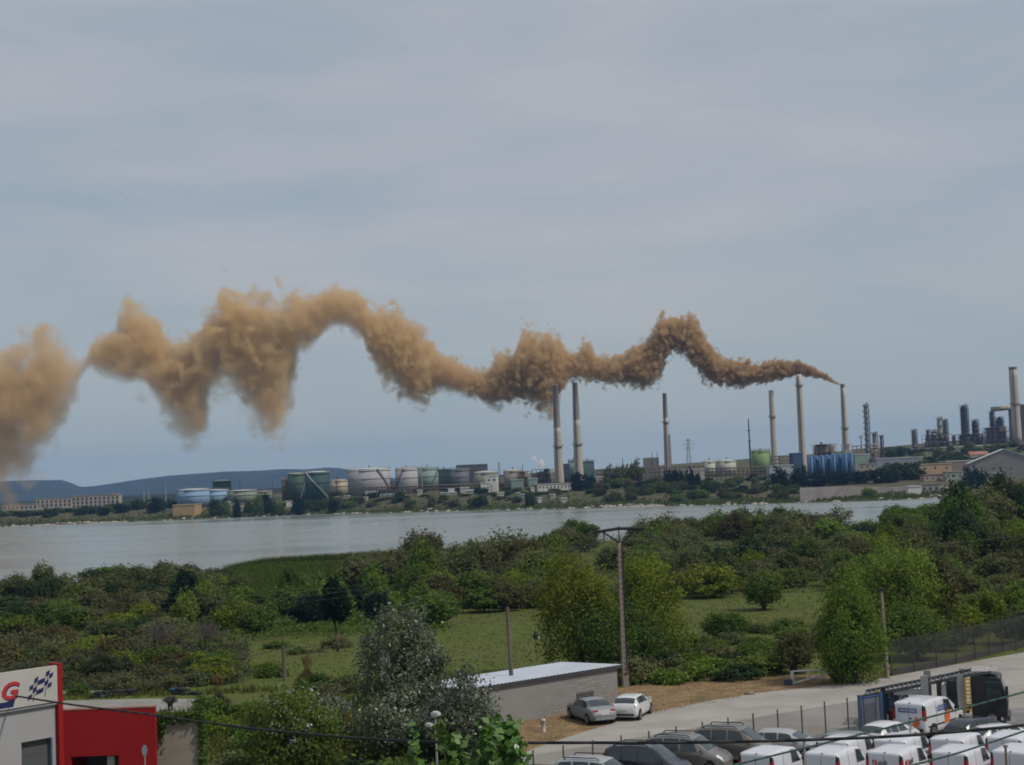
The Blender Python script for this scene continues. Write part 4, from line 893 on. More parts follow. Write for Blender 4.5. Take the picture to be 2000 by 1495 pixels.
strip('path', [(60, 1371), (200, 1367), (300, 1365), (405, 1366)], [(60, 1392), (200, 1390), (300, 1391), (410, 1393)], TRACK, .006, 'near pale strip of the kart track')

# ------------------------------------------------------------------ garage at the left
RED = M('bright red wall paint', (.27, .006, .008), .75, .1, .25, stain=(.19, .006, .008), sscale=.12, samt=.6); WALLW = M('off white garage wall', (.33, .325, .34), .8, .06, .2, stain=(.25, .245, .25), sscale=.2, samt=.5); SIGNW = M('sign board white', (.43, .415, .395), .7, .06, .3, stain=(.34, .325, .30), sscale=.35, samt=.4)
SHUT = M('dark roller shutter', (.085, .088, .095), .6, .15, .3, stretch=(1, 1, 6)); CONB = M('bare rendered wall', (.27, .235, .205), .93, .12, .4, stain=(.18, .15, .125), sscale=.35, samt=.7); NAVY = M('navy sign paint', (.015, .018, .085), .6, .1, 1); SREDL = M('red sign paint', (.42, .03, .04), .6, .1, 1)
def text_mesh(body, size, extr=.01, shear=0, bold=0):
    cu = bpy.data.curves.new('txt', 'FONT'); cu.body = body; cu.size = size; cu.extrude = extr; cu.shear = shear; cu.offset = bold; cu.resolution_u = 3
    o = bpy.data.objects.new('txt', cu); COL.objects.link(o); dg = bpy.context.evaluated_depsgraph_get(); me = bpy.data.meshes.new_from_object(o.evaluated_get(dg)); bpy.data.objects.remove(o); return me
def text_obj(name, body, size, mat, parent, loc, shear=0, bold=0, rz=0, extr=.01, sx=1):
    o = link(name, text_mesh(body, size, extr, shear, bold), mat, parent, loc=loc); o.rotation_euler = (R(90), 0, rz); o.scale = (sx, 1, 1); return o
g = thing('garage', 'white garage with red corner strip and a racing flag sign', 'garage', (P(116, 1400, 77.7).x, 77.7, 3.0), R(51.3))
q = MB(); q.box(-10, -2.2, 0, .3, 0, 6.55).box(-.43, -.22, 0, .3, 0, 6.55).box(-2.2, -.43, 0, .3, 3.1, 6.55).box(-10, -.22, .3, 9, 3.2, 5.2).box(-10, -2.2, .3, 9, 0, 3.2).box(-.43, -.22, .3, 9, 0, 3.2).box(-2.2, -.43, .5, 9, 0, 3.1); q.build('wall', WALLW, g)
q = MB(); q.box(-.22, .06, -.25, .5, 0, 6.72).box(-.218, .04, .5, 9.02, 0, 5.3); q.build('corner_strip', RED, g)
q = MB(); q.box(-10, -.222, -.22, -.002, 4.85, 6.62); q.build('sign_board', SIGNW, g); sb = [o for o in g.children if o.name.startswith('sign_board')][0]
q = MB(); q.box(-10, -.22, -.16, -.01, 4.70, 4.845); q.build('sign_ledge', M('grey ledge', (.25, .25, .26)), g)
q = MB(); q.box(-10.1, -.222, .35, 9.1, 5.203, 5.28); q.build('roof', M('garage roof', (.3, .3, .3)), g)
d = MB(); d.box(-2.2, -.43, .25, .32, 0, 3.1).build('roller_door', SHUT, g)
q = MB(); q.box(-.52, -.432, -.02, .3, 0, 3.1); q.build('door_frame', M('blue grey frame', (.13, .15, .22)), g)
text_obj('letter', 'G', 1.12, SREDL, sb, (-3.50, -.235, 5.34), .25, .03, sx=1.15); text_obj('letter', 'R', 1.12, SREDL, sb, (-4.45, -.235, 5.28), .25, .03, sx=1.15)
text_obj('letter', 'G', 1.12, NAVY, sb, (-3.45, -.228, 5.29), .25, .03, sx=1.15); text_obj('letter', 'R', 1.12, NAVY, sb, (-4.40, -.228, 5.23), .25, .03, sx=1.15)
q = MB(); q.add([(-5.5, -.228, 4.92), (-2.75, -.228, 4.92), (-2.62, -.228, 5.32), (-3.2, -.228, 5.2), (-4.2, -.228, 5.22), (-5.5, -.228, 5.16), (-5.5, -.222, 4.92), (-2.75, -.222, 4.92), (-2.62, -.222, 5.32), (-3.2, -.222, 5.2), (-4.2, -.222, 5.22), (-5.5, -.222, 5.16)], [(0, 1, 2, 3, 4, 5)]); q.build('letter_band', NAVY, sb)
q = MB()
for fx, fz, sl in ((-1.95, 5.1, .22), (-1.28, 5.35, .22)):          # two chequered flags
    for i in range(3):
        for j in range(4):
            if (i + j) % 2 == 0:
                a = .23; x = fx + i * a + sl * j * a * .9; z = fz + j * a + .10 * i
                q.add([(x, -.232, z), (x + a, -.232, z + .09), (x + a + sl * a, -.232, z + a + .09), (x + sl * a, -.232, z + a)], [(0, 1, 2, 3)])
for fx, fz in ((-1.72, 5.02), (-1.05, 5.2)): q.add([(fx + .05, -.231, fz), (fx + .09, -.231, fz), (fx + .35, -.231, fz + 1.2), (fx + .31, -.231, fz + 1.2)], [(0, 1, 2, 3)])
q.build('chequered_flags', NAVY, sb)
a = thing('red_annex', 'low bright red annex with a dark open doorway', 'annex', (P(124, 1440, 77.6).x, 77.6, 3.0), R(-1.5))
q = MB(); q.box(0, .35, 0, .3, 0, 4.35).box(.35, 2.75, 0, .3, 2.05, 4.35).box(2.75, 4.62, 0, .3, 0, 4.35).box(.0, .3, .3, 3, 0, 2.4).box(3.0, 3.2, .3, 3, 0, 2.4).box(.3, 3.0, 2.7, 3, 0, 2.4).box(.0, 3.2, .3, 3, 2.4, 2.6); q.build('wall', RED, a)
q = MB(); q.box(0, 4.66, -.02, .32, 4.352, 4.42); q.build('coping', M('coping', (.32, .18, .16), .8, .3, 2), a); MB().box(2.05, 2.42, .4, .6, 0, 1.95).build('door_post', SIGNW, a); MB().box(.35, 2.05, 2.5, 2.6, 0, 2.05).build('interior_shade', SHUT, a)  # dark panel at the back paints in the shade inside the open doorway
wl = thing('rendered_wall', 'bare grey rendered wall overgrown with creeper beside the red annex', 'wall', (P(303, 1440, 79).x, 79.0, 3.0), R(3)); MB().box(0, 2.45, 0, .25, 0, 3.72).build('wall', CONB, wl)
def ivy():
    rng = np.random.default_rng(8); n = 1500; t = rng.uniform(0, 1, n); p = np.zeros((n, 3))
    k = rng.choice(3, n, p=[.55, .2, .25]); p[:, 0] = np.where(k == 0, t * 2.5, np.where(k == 1, rng.uniform(0, .5, n), rng.uniform(2.15, 2.6, n)))
    p[:, 2] = np.where(k == 0, 3.75 - abs(rng.normal(0, .22, n)), np.where(k == 1, 3.7 - abs(rng.normal(0, .55, n)), 3.7 * t)); p[:, 1] = -.06 - abs(rng.normal(0, .08, n)); p[:, 2] += np.where((k == 0), rng.uniform(0, .12, n), 0)
    V, Q = leaves(p, np.tile([0, -1, .3], (n, 1)), .10, rng); o = link('creeper', npmesh('creeper', V, Q), L_GREEN, None, loc=wl.location); o.rotation_euler = (0, 0, R(3)); tag(o, 'green creeper hanging over the top of the bare rendered wall', 'climbing plant')
ivy()
# tyre barrier of the kart track
TYRE = M('old black rubber', (.018, .018, .020), .85, .3, 2); TYREB = M('faded blue painted rubber', (.025, .06, .085), .8, .2, 2)
def tyre_me():
    mb = MB(); mb.lathe([(.17, 0), (.29, 0), (.33, .05), (.33, .17), (.29, .22), (.17, .22), (.17, 0)], 16, cap=False); return mb
t0 = tyre_me().build('tyre', TYRE, None, True); tag(t0, 'old black tyre laid flat in the long kart track barrier', 'tyre', 'tyres of the kart track barrier'); rt = random.Random(4); first = True
for seg, (pa, pb, n) in enumerate([((186, 1363), (268, 1357), 12), ((340, 1356), (388, 1357), 8)]):
    A = G(*pa); B = G(*pb)
    for i in range(n):
        pt = A.lerp(B, i / (n - 1))
        for l in range(2):
            if l == 1 and rt.random() < .25: continue
            o = t0 if first else t0.copy()
            if not first: COL.objects.link(o)
            first = False; o.location = (pt.x + rt.uniform(-.05, .05), pt.y + rt.uniform(-.1, .1), 3.0 + .006 + .225 * l)
            if rt.random() < .2: o.material_slots[0].link = 'OBJECT'; o.material_slots[0].material = TYREB; o['label'] = 'faded blue tyre laid flat among black ones in the kart track barrier'

# ------------------------------------------------------------------ block shed
sd = thing('block_shed', 'long concrete block shed with a bright tin roof beside the two cars', 'shed', (P(1205, 1310, 101.6).x, 101.6, 3.0), math.atan2(6.2, 6.94))
BLK = None
def block_mat():
    m, nt, out = newmat('concrete blocks'); b = nt.nodes.new('ShaderNodeBsdfPrincipled'); tc = nt.nodes.new('ShaderNodeTexCoord'); mp = nt.nodes.new('ShaderNodeMapping'); mp.inputs['Rotation'].default_value = (R(90), 0, 0)
    br = nt.nodes.new('ShaderNodeTexBrick'); br.inputs['Scale'].default_value = 1.0; br.inputs['Brick Width'].default_value = .5; br.inputs['Row Height'].default_value = .2; br.inputs['Mortar Size'].default_value = .018
    br.inputs['Color1'].default_value = (.265, .252, .24, 1); br.inputs['Color2'].default_value = (.205, .195, .187, 1); br.inputs['Mortar'].default_value = (.15, .142, .135, 1)
    nt.links.new(tc.outputs['Object'], mp.inputs[0]); nt.links.new(mp.outputs[0], br.inputs[0]); s = ramp(nt, noisetex(nt, .3, 4, .6), .40, .62)
    cc = mixrgb(nt, s, br.outputs[0], (.235, .226, .218)); nt.links.new(cc, b.inputs['Base Color']); b.inputs['Roughness'].default_value = .95; nt.links.new(b.outputs[0], out.inputs[0]); return m
BLK = block_mat(); TIN = M('pale tin roofing', (.56, .60, .66), .45, .08, .4, metal=.25, stain=(.42, .45, .5), sscale=.5, samt=.5)
q = MB(); L_ = 12.7
q.add([(-L_, 0, 0), (0, 0, 0), (0, 5.3, 0), (-L_, 5.3, 0), (-L_, 0, 2.55), (0, 0, 2.55), (0, 5.3, 2.36), (-L_, 5.3, 2.36)], [(0, 1, 5, 4), (1, 2, 6, 5), (2, 3, 7, 6), (3, 0, 4, 7), (4, 5, 6, 7)]); q.build('wall', BLK, sd)
q = MB(); n = 84
for i in range(n):                                                      # corrugated sheets
    x0 = -L_ - .25 + (L_ + .5) * i / n; x1 = -L_ - .25 + (L_ + .5) * (i + 1) / n; za = .035 * (i % 2); zb = .035 * ((i + 1) % 2)
    q.add([(x0, -.3, 2.56 + za), (x1, -.3, 2.56 + zb), (x1, 5.45, 2.37 + zb), (x0, 5.45, 2.37 + za), (x0, -.3, 2.545 + za), (x1, -.3, 2.545 + zb)], [(0, 1, 2, 3), (4, 5, 1, 0)])
q.build('roof', TIN, sd); MB().box(-L_ - .2, .2, -.24, -.18, 2.42, 2.55).build('eave_board', M('dark eave', (.08, .085, .09)), sd)
MB().box(-3.75, -2.25, -.03, 0, .55, 1.15).build('vent_opening', M('dark louvre', (.06, .055, .05), .8, .2, 3, stretch=(1, 1, 8)), sd)
for k in range(4): MB().box(-3.75, -2.25, -.07, -.03, .62 + k * .14, .66 + k * .14).build('louvre', M('grey louvre', (.16, .15, .14)), sd)
# ------------------------------------------------------------------ poles and lamps
WOOD = M('weathered pole wood', (.125, .105, .09), .9, .25, 1.5, stretch=(2, 2, .3)); PCON = M('pole concrete', (.235, .20, .175), .9, .12, 1.2); BLACKM = M('black fittings', (.014, .014, .016), .6, .2, 2)
p = G(1222, 1341); T = P(1207, 1036, p.y); H = T.z - p.z
t = thing('power_pole', 'tall concrete power pole with a braced crossarm in front of yellow green trees', 'power pole', p, R(12))
q = MB(); q.add([(-.21, -.2, -.3), (.21, -.2, -.3), (.21, .2, -.3), (-.21, .2, -.3), (-.11, -.12, H - .9), (.11, -.12, H - .9), (.11, .12, H - .9), (-.11, .12, H - .9)], [(0, 3, 2, 1), (4, 5, 6, 7), (0, 1, 5, 4), (1, 2, 6, 5), (2, 3, 7, 6), (3, 0, 4, 7)]); q.build('shaft', PCON, t)
q = MB()
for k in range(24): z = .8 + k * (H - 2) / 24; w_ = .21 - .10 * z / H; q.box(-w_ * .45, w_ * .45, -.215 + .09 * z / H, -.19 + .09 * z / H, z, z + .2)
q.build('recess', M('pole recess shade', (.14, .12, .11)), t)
q = MB(); q.bar((-1.85, 0, H - .08), (0, 0, H + .12), .11, 6); q.bar((0, 0, H + .12), (1.9, 0, H + .02), .11, 6); q.build('crossarm', BLACKM, t)
q = MB(); q.bar((-1.2, 0, H - .04), (0, -.02, H - .9), .06, 6); q.bar((1.35, 0, H + .04), (.1, -.02, H - 1.0), .06, 6); q.bar((0, 0, H - 1), (0, 0, H + .3), .04, 6); q.build('brace', BLACKM, t)
for x in (-1.75, -1.1, 1.8):
    q = MB(); q.lathe([(.03, -.75), (.07, -.7), (.03, -.6), (.07, -.5), (.03, -.4), (.07, -.3), (.03, -.1), (.03, .0)], 8, (x, 0, H - .05)); q.build('insulator', M('brown glaze', (.05, .04, .035), .3, .1, 2), t)
q = MB(); q.tube([(.12, -.2, 1), (.16, -.2, H - 3), (.16, -.15, H - 1)], .04, 6); q.build('down_cable', BLACKM, t)
POLE_T = P(1160, 1046, p.y); POLE_T2 = P(1176, 1046, p.y); POLE_R = P(1257, 1040, p.y)
p = G(1003, 1396); H = Z(997, 1186, p.y) - p.z; t = thing('wood_pole', 'plain weathered wooden pole standing before the block shed wall', 'pole', p); q = MB(); q.bar((0, 0, -.3), (-.12, 0, H), .16, 10, .11); q.build('shaft', WOOD, t); q = MB(); q.bar((-.12, 0, H - .1), (-.12, 0, H + .15), .03, 6); q.build('tip_pin', BLACKM, t)
p = G(557, 1330); H = Z(555, 1262, p.y) - p.z; t = thing('wood_pole', 'short dark wooden pole carrying a thin wire over the scrub', 'pole', p); q = MB(); q.bar((0, 0, -.3), (-.1, 0, H), .16, 8, .12); q.build('shaft', WOOD, t); q = MB(); q.bar((-.1, 0, H - .2), (-.1, -.02, H + .5), .035, 6); q.bar((-.35, 0, H - .15), (.15, 0, H - .15), .04, 6); q.build('bracket', BLACKM, t); SP = Vector((p.x - .1, p.y, p.z + H))
p = G(1733, 1325); H = Z(1727, 1150, p.y) - p.z; t = thing('concrete_pole', 'slim grey pole rising out of the big roadside tree at the right', 'pole', p); q = MB(); q.bar((0, 0, -.3), (-.1, 0, H), .17, 8, .11); q.build('shaft', PCON, t); q = MB(); q.box(-.3, .1, -.15, .15, H - .15, H + .02); q.build('cap', BLACKM, t)
# twin head street lamp
p = GD(857, 70); p.z = 3; H1 = Z(858, 1395, 70) - 3; H2 = Z(846, 1416, 70) - 3
t = thing('street_lamp', 'slim grey street lamp with two pale round heads', 'street lamp', p); LG = M('lamp grey paint', (.27, .27, .26), .6, .08, 2); GLB = M('frosted lamp glass', (.50, .52, .50), .35, .06, 2)
q = MB(); q.bar((0, 0, 0), (0, 0, 1.2), .09, 10, .07); q.bar((0, 0, 1.2), (0, 0, H1 - .1), .055, 10, .045); q.build('post', LG, t)
q = MB(); q.bar((0, 0, H2), (-.22, 0, H2 + .02), .03, 6); q.build('arm', LG, t)
for (x, z, s) in ((0.02, H1, 1), (-.3, H2, .8)):
    q = MB(); q.sphere((0, 0, 0), .19 * s, 12, 8, (1.25, .9, .75)); q.build('lamp_head', GLB, t, True, (x, 0, z)); q = MB(); q.lathe([(.02, .13 * s), (.17 * s, .10 * s), (.2 * s, .05 * s)], 10); q.build('lamp_cap', LG, t, False, (x, 0, z))
# round mirror sign before the red annex
p = GD(286, 71); p.z = 3; H = Z(286, 1466, 71) - 3
t = thing('round_sign', 'small round sign on a thin post in front of the red annex', 'sign', p); q = MB(); q.bar((0, 0, 0), (0, 0, H), .03, 8); q.build('post', LG, t); q = MB(); q.bar((0, -.02, H), (0, -.05, H), .22, 20); o = q.build('disc', M('sign grey face', (.22, .25, .30), .4, .1, 2), t); o.scale = (.55, 1, 1.15); o.location = (0, 0, -H * .15); q = MB(); q.lathe([(.0, H), (.05, H + .02), (.0, H + .14)], 8); q.build('finial', GLB, t)
# dark lantern post in the meadow
p = GD(1048, 128); H = Z(1046, 1232, 128) - p.z; t = thing('marsh_post', 'thin post with a small dark lantern head behind the block shed', 'post', p); q = MB(); q.bar((0, 0, -.2), (0, 0, H - .7), .04, 6); q.build('post', WOOD, t)
q = MB(); q.lathe([(.05, -.75), (.2, -.6), (.22, -.35), (.1, -.2), (.16, -.12), (.05, .0)], 8, (0, 0, H)); q.build('lantern', BLACKM, t); q = MB(); q.sphere((.22, -.05, H - .62), .13, 8, 6); q.build('pale_lens', GLB, t)
# white hydrant stub, yellow drum, rock, litter
p = G(1062, 1431); t = thing('hydrant', 'pale stubby hydrant post in the dry grass left of the silver car', 'hydrant', p); q = MB(); q.lathe([(.15, 0), (.15, .08), (.12, .1), (.12, .62), (.16, .66), (.16, .72), (.1, .80), (.0, .82)], 12); q.build('body', M('dirty white paint', (.40, .38, .34), .7, .2, 4), t, True); q = MB(); q.bar((-.2, 0, .52), (.2, 0, .52), .05, 8); q.build('outlet', M('dirty grey', (.3, .28, .26)), t)
p = G(1178, 1366); t = thing('yellow_drum', 'dull yellow drum between the shed wall and the white hatchback', 'drum', p); q = MB(); q.lathe([(.36, 0), (.36, .3), (.39, .32), (.36, .34), (.36, .62), (.39, .64), (.36, .66), (.36, .95), (.34, .97)], 18); q.build('body', M('dull yellow paint', (.30, .19, .02), .7, .2, 2), t); q = MB(); q.lathe([(.33, .972), (.33, .985)], 16); q.build('lid', M('rusty lid', (.2, .13, .04)), t)
def rock(px, py, r, lab, seed):
    p = G(px, py); q = MB(); q.sphere((0, 0, 0), r, 14, 10, (1.4, 1, .8)); q.v = [tuple(Vector(v) * (1 + .3 * mnoise.noise(Vector(v) * 1.6 + Vector((seed, 0, 0))))) for v in q.v]; tag(q.build('rock', M('tan stone', (.22, .165, .125), .95, .2, 3), None, True, (p.x, p.y, p.z + r * .35)), lab, 'rock')
rock(1035, 1398, .55, 'rounded tan rock at the left end of the shed wall', 1); rock(1012, 1415, .3, 'small brown rock in the grass below the wooden pole', 4); rock(1465, 1357, .22, 'small pale stone on the verge beside the road', 6); rock(1384, 1330, .2, 'small pale stone high on the dry verge', 8)
# white lifting barrier
p = G(1548, 1338); t = thing('white_barrier', 'white swing barrier with a sloping brace on the verge', 'barrier', p, R(8)); WP = M('chipped white paint', (.60, .59, .56), .6, .12, 3)
q = MB(); q.box(-.1, .1, -.08, .08, 0, .95); q.build('post', WP, t); q = MB(); q.bar((0, 0, .92), (3.4, 0, .92), .06, 6); q.build('top_rail', WP, t); q = MB(); q.bar((0, 0, .08), (3.3, 0, .80), .06, 6); q.build('brace', WP, t); q = MB(); q.bar((1.15, 0, .33), (1.15, 0, .9), .07, 6); q.build('strut', WP, t); MB().box(-.55, -.05, -.2, .2, 0, .38).build('counterweight', M('blue grey block', (.06, .075, .12)), t)
# ------------------------------------------------------------------ fences
GALF = M('grey fence steel', (.11, .112, .112), .6, .1, 2, metal=.3); DKF = M('dark fence steel', (.055, .058, .055), .7, .2, 2)
def fence(name, label, pts, h, step, mat, mesh_step=.16, wire=.006, over=.25, base=None):
    t = thing(name, label, 'fence', (0, 0, 0)); w = MB()
    for A, B in zip(pts, pts[1:]):
        A = Vector(A); B = Vector(B); d = (B - A); L = d.length; n = max(1, round(L / step))
        for k in range(n + (1 if B == Vector(pts[-1]) else 0)):
            g = A.lerp(B, k / n); q = MB(); q.bar((g.x, g.y, g.z - .2), (g.x, g.y, g.z + h + over), .045, 6); q.build('post', mat, t)
        m = int(L / mesh_step)
        for k in range(m + 1):
            g = A.lerp(B, k / m); w.bar((g.x, g.y, g.z + .05), (g.x, g.y, g.z + h), wire, 3, caps=False)
        for k in range(int(h / mesh_step) + 1):
            z = .05 + (h - .05) * k / int(h / mesh_step); w.bar((A.x, A.y, A.z + z), (B.x, B.y, B.z + z), wire, 3, caps=False)
    w.build('wire_mesh', mat, t); return t
fence('mesh_fence', 'see-through wire mesh fence on thin posts between road and van park', [(-1.2, 73.4, 3.0), (18.0, 86.9, 3.0), (20.2, 88.6, 3.0)], 1.75, 1.75, GALF, .06, .0058)
fp = [G(1742, 1320), G(1830, 1305), G(1905, 1288), G(2010, 1262), G(2200, 1225)]
fence('mesh_fence', 'taller dark wire mesh fence along the trees behind the truck', fp, 2.5, 2.4, DKF, .10, .010)
t = thing('kerb_wall', 'low dark kerb wall under the dark wire fence', 'wall', (0, 0, 0)); q = MB()
for A, B in zip(fp, fp[1:]):
    q.add([(A.x, A.y + .05, 2.8), (B.x, B.y + .05, 2.8), (B.x, B.y + .05, 3.45), (A.x, A.y + .05, 3.45), (A.x, A.y + .3, 2.8), (B.x, B.y + .3, 2.8), (B.x, B.y + .3, 3.45), (A.x, A.y + .3, 3.45)], [(0, 1, 2, 3), (7, 6, 5, 4), (3, 2, 6, 7)])
q.build('wall', M('dark kerb stone', (.10, .09, .08)), t)
GB = M('gate blue paint', (.035, .085, .22), .55, .15, 1.5); GBP = M('blue grey gate sheet', (.15, .18, .25), .6, .12, .8)
for (x0, x1, D0, D1, lab) in [(1680, 1724, 88.0, 89.0, 'blue framed gate leaf, left one joining the mesh fence'), (1734, 1774, 89.2, 90.2, 'blue framed gate leaf, right one behind the white vans')]:
    A = Vector((X(x0, D0), D0, 3)); B = Vector((X(x1, D1), D1, 3)); ang = math.atan2(B.y - A.y, B.x - A.x); L = (B - A).length; t = thing('gate_leaf', lab, 'gate', A, ang, 'blue gate leaves')
    for x in (.06, L - .06): MB().box(x - .09, x + .09, -.08, .08, 0, 1.95).build('post', GB, t)
    MB().box(.15, L - .15, -.02, .02, .2, 1.75).build('panel', GBP, t)
    q = MB(); q.bar((.15, -.03, .2), (L - .15, -.03, .2), .035, 6); q.bar((.15, -.03, 1.78), (L - .15, -.03, 1.78), .04, 6); q.build('rail', GB, t)
MB_ = MB(); A = Vector((X(1728, 89.1), 89.1, 3)); tag(MB_.box(-.12, .12, -.12, .12, 0, 2.2).build('gate_post', BLACKM, loc=A), 'black post between the two blue gate leaves', 'post')
# ------------------------------------------------------------------ overhead lines
CAB = M('black cable sheath', (.015, .016, .018), .6, .1, 2); CABG = M('green coated cable', (.03, .075, .055), .5, .1, 2); CABT = M('grey line wire', (.085, .09, .085), .5, .1, 2)
def wire(label, pts, r, mat, group=None, n=14):
    """hangs through picture points given with their distances"""
    W = [Vector(p) if len(p) == 3 and not isinstance(p, tuple) else P(*p) for p in pts]; out = []
    ts = [0]
    for a, b in zip(W, W[1:]): ts.append(ts[-1] + (b - a).length)
    k = 40
    def cr(axis, s):
        for i in range(len(W) - 1):
            if s <= ts[i + 1] + 1e-6:
                u = (s - ts[i]) / (ts[i + 1] - ts[i]); p0 = W[max(0, i - 1)][axis]; p1 = W[i][axis]; p2 = W[i + 1][axis]; p3 = W[min(len(W) - 1, i + 2)][axis]
                return .5 * (2 * p1 + (p2 - p0) * u + (2 * p0 - 5 * p1 + 4 * p2 - p3) * u * u + (3 * p1 - p0 - 3 * p2 + p3) * u ** 3)
        return W[-1][axis]
    pts = [Vector([cr(a, ts[-1] * i / k) for a in range(3)]) for i in range(k + 1)]
    q = MB(); q.tube(pts, r, 6); return tag(q.build('overhead_cable', mat, smooth=True), label, 'cable', group)
wire('thick black cable sagging from the garage sign across the whole lot', [(31, 1360, 75.0), (150, 1378, 68), (300, 1397, 60), (450, 1418, 54), (620, 1436, 50), (820, 1449, 47), (1000, 1451, 46), (1150, 1451, 45.5), (1400, 1450, 45), (1700, 1441, 45), (1900, 1427, 45), (2080, 1408, 45)], .045, CAB)
wire('green coated cable slanting up in front of the white van', [(1380, 1508, 48), (1560, 1464, 50), (1700, 1430, 52), (1850, 1392, 54), (2060, 1336, 57)], .035, CABG)
wire('green coated cable slanting across the nearest white vans', [(1700, 1516, 40), (1850, 1477, 41), (1930, 1452, 42), (2060, 1408, 43)], .028, CABG)
gl = 'thin line wires across the scrub'
for k, (dy, lab) in enumerate([(0, 'upper thin wire running left over the scrub from the crossarm pole'), (9, 'middle thin wire running left over the scrub from the crossarm pole'), (20, 'lower thin wire running left over the scrub from the crossarm pole')]):
    wire(lab, [(1157 + k * 9, 1062 + k, 108.7), (1000, 1096 + dy * .6, 109), (820, 1126 + dy, 109), (600, 1155 + dy, 109), (400, 1168 + dy, 108), (150, 1170 + dy, 107), (-60, 1165 + dy, 106)], .009, CABT, gl)
wire('thin wire running right from the crossarm pole into the trees', [(1257, 1046, 108.7), (1400, 1062, 112), (1600, 1075, 118), (1800, 1066, 124), (2060, 1040, 132)], .012, CABT)
wire('dark wire sagging left from the short wooden pole', [(555, 1266, SP.y), (480, 1284, 114), (390, 1304, 108), (290, 1321, 101), (200, 1334, 95), (120, 1344, 84)], .022, CAB)
wire('faint wire running right from the short wooden pole behind the poplar', [(556, 1266, SP.y), (640, 1262, 118), (760, 1250, 112), (880, 1222, 106), (998, 1192, 98)], .016, CABT)
# ------------------------------------------------------------------ near planting
def gth(px, D): return GD(px, D)
# prototypes parked out of sight are reused: the first placement uses the prototype itself
class Proto:
    def __init__(s, maker): s.maker = maker; s.obj = None
    def put(s, loc, rz, sc, label, group, mats=None):
        if s.obj is None: s.obj = s.maker(); s.first = True
        if s.first:
            s.first = False; o = s.obj; KIDS[o.name] = [(ch, kids(ch)) for ch in kids(o)]
            o.location = loc; o.rotation_euler = (0, 0, rz); o.scale = sc if not isinstance(sc, (int, float)) else (sc,) * 3; o['label'] = label
            if group: o['group'] = group
            if mats:
                for ch in kids(o):
                    nm = ch.name.split('.')[0]
                    if nm in mats: ch.material_slots[0].link = 'OBJECT'; ch.material_slots[0].material = mats[nm]
            return o
        return dup(s.obj, loc, rz, label, group, sc, mats)
def mk(name, cat, mat, seed, rx, rz, cz, nc, nl, leaf, th, tr, **kw):
    return Proto(lambda: make_tree(name, 'x', cat, mat, seed, rx, rz, cz, nc, nl, leaf, th, tr, **kw))
# unit trees: 1 m radius, about 2 m high, scaled when placed
BUSHY = [mk('scrub_tree', 'tree', L_OLIVE, 200 + i, 1.0, .95, 1.0, 80, 4600, .085, .9, .05, sig=.17, lobes=7, nlimb=7) for i in range(5)]
ROUNDT = [mk('young_tree', 'tree', L_GREEN, 220 + i, .85, 1.05, 1.15, 66, 4000, .085, 1.0, .05, sig=.16, lobes=6, nlimb=6) for i in range(4)]
def shrub_me(seed):
    me, _ = crown_mesh('shrub', seed, 1, 1, .72, .55, 55, 1900, .10, sig=.18, flatten=.5); me.materials.append(None); return me
SHRUBM = [shrub_me(300 + i) for i in range(6)]
rn = random.Random(21)
def scatter(n, px, Dr, r, hr, protos, mats, name, cat, label, group, shape=None, avoid=()):
    if protos is BUSHY: protos = BUSHY + ROUNDT[:3]
    k = 0; tries = 0; done = []
    while k < n and tries < n * 30:
        tries += 1; D = rn.uniform(*Dr) if not shape else None; p_ = rn.uniform(*px)
        if D is None: a, b = shape(p_); D = rn.uniform(a, b)
        x = X(p_, D); rr = rn.uniform(*r)
        if any((x - u) ** 2 + (D - v) ** 2 < (.56 * (rr + w)) ** 2 for u, v, w in done + list(avoid)): continue
        done.append((x, D, rr)); z = terrain(x, D); h = rn.uniform(*hr); m = rn.choice(mats)
        if protos is None:
            mesh_thing(rn.choice(SHRUBM), name, m, (x, D, z - .1), (rr, rr, h / 1.2), rn.uniform(0, 6.28), label, cat, group)
        else: rn.choice(protos).put((x, D, z - .05), rn.uniform(0, 6.28), (rr, rr, h / 2.05), label, group, {'crown': m})
        k += 1
    return done
# belt along the lagoon at the left
scatter(48, (-240, 440), (226, 290), (2.0, 3.4), (2.6, 4.6), BUSHY, [L_OLIVE, L_OLIVE, L_DARK, L_GREEN, L_OLIVE], 'scrub_tree', 'tree', 'grey green scrub tree in the belt against the water on the left', 'scrub trees along the water on the left')
scatter(54, (-240, 470), (160, 232), (1.6, 3.0), (1.8, 3.8), BUSHY, [L_OLIVE, L_BROWN, L_GREEN, L_OLIVE, L_DARK, L_YELL], 'scrub_tree', 'tree', 'mixed olive and rusty scrub tree left of the bright young trees', 'mixed scrub trees on the left slope')
scatter(34, (350, 860), (165, 222), (1.5, 2.6), (2.8, 4.9), ROUNDT, [L_LIGHT, L_GREEN, L_GREEN, L_PINE, L_LIGHT], 'young_tree', 'tree', 'bright green young tree in the row between marsh grass and meadow', 'bright young trees before the marsh grass')
scatter(12, (690, 850), (235, 300), (2.4, 3.8), (3.6, 5.6), BUSHY, [L_OLIVE, L_OLIVE, L_BROWN], 'scrub_tree', 'tree', 'brownish grey scrub tree rising against the marsh grass', 'scrub trees between marsh grass and tall thicket')
scatter(16, (820, 1090), (215, 315), (2.6, 4.2), (4.6, 7.4), BUSHY, [L_OLIVE, L_OLIVE, L_BROWN, L_GREEN], 'scrub_tree', 'tree', 'tall olive grey tree in the thicket left of the crossarm pole', 'olive grey trees left of the crossarm pole')
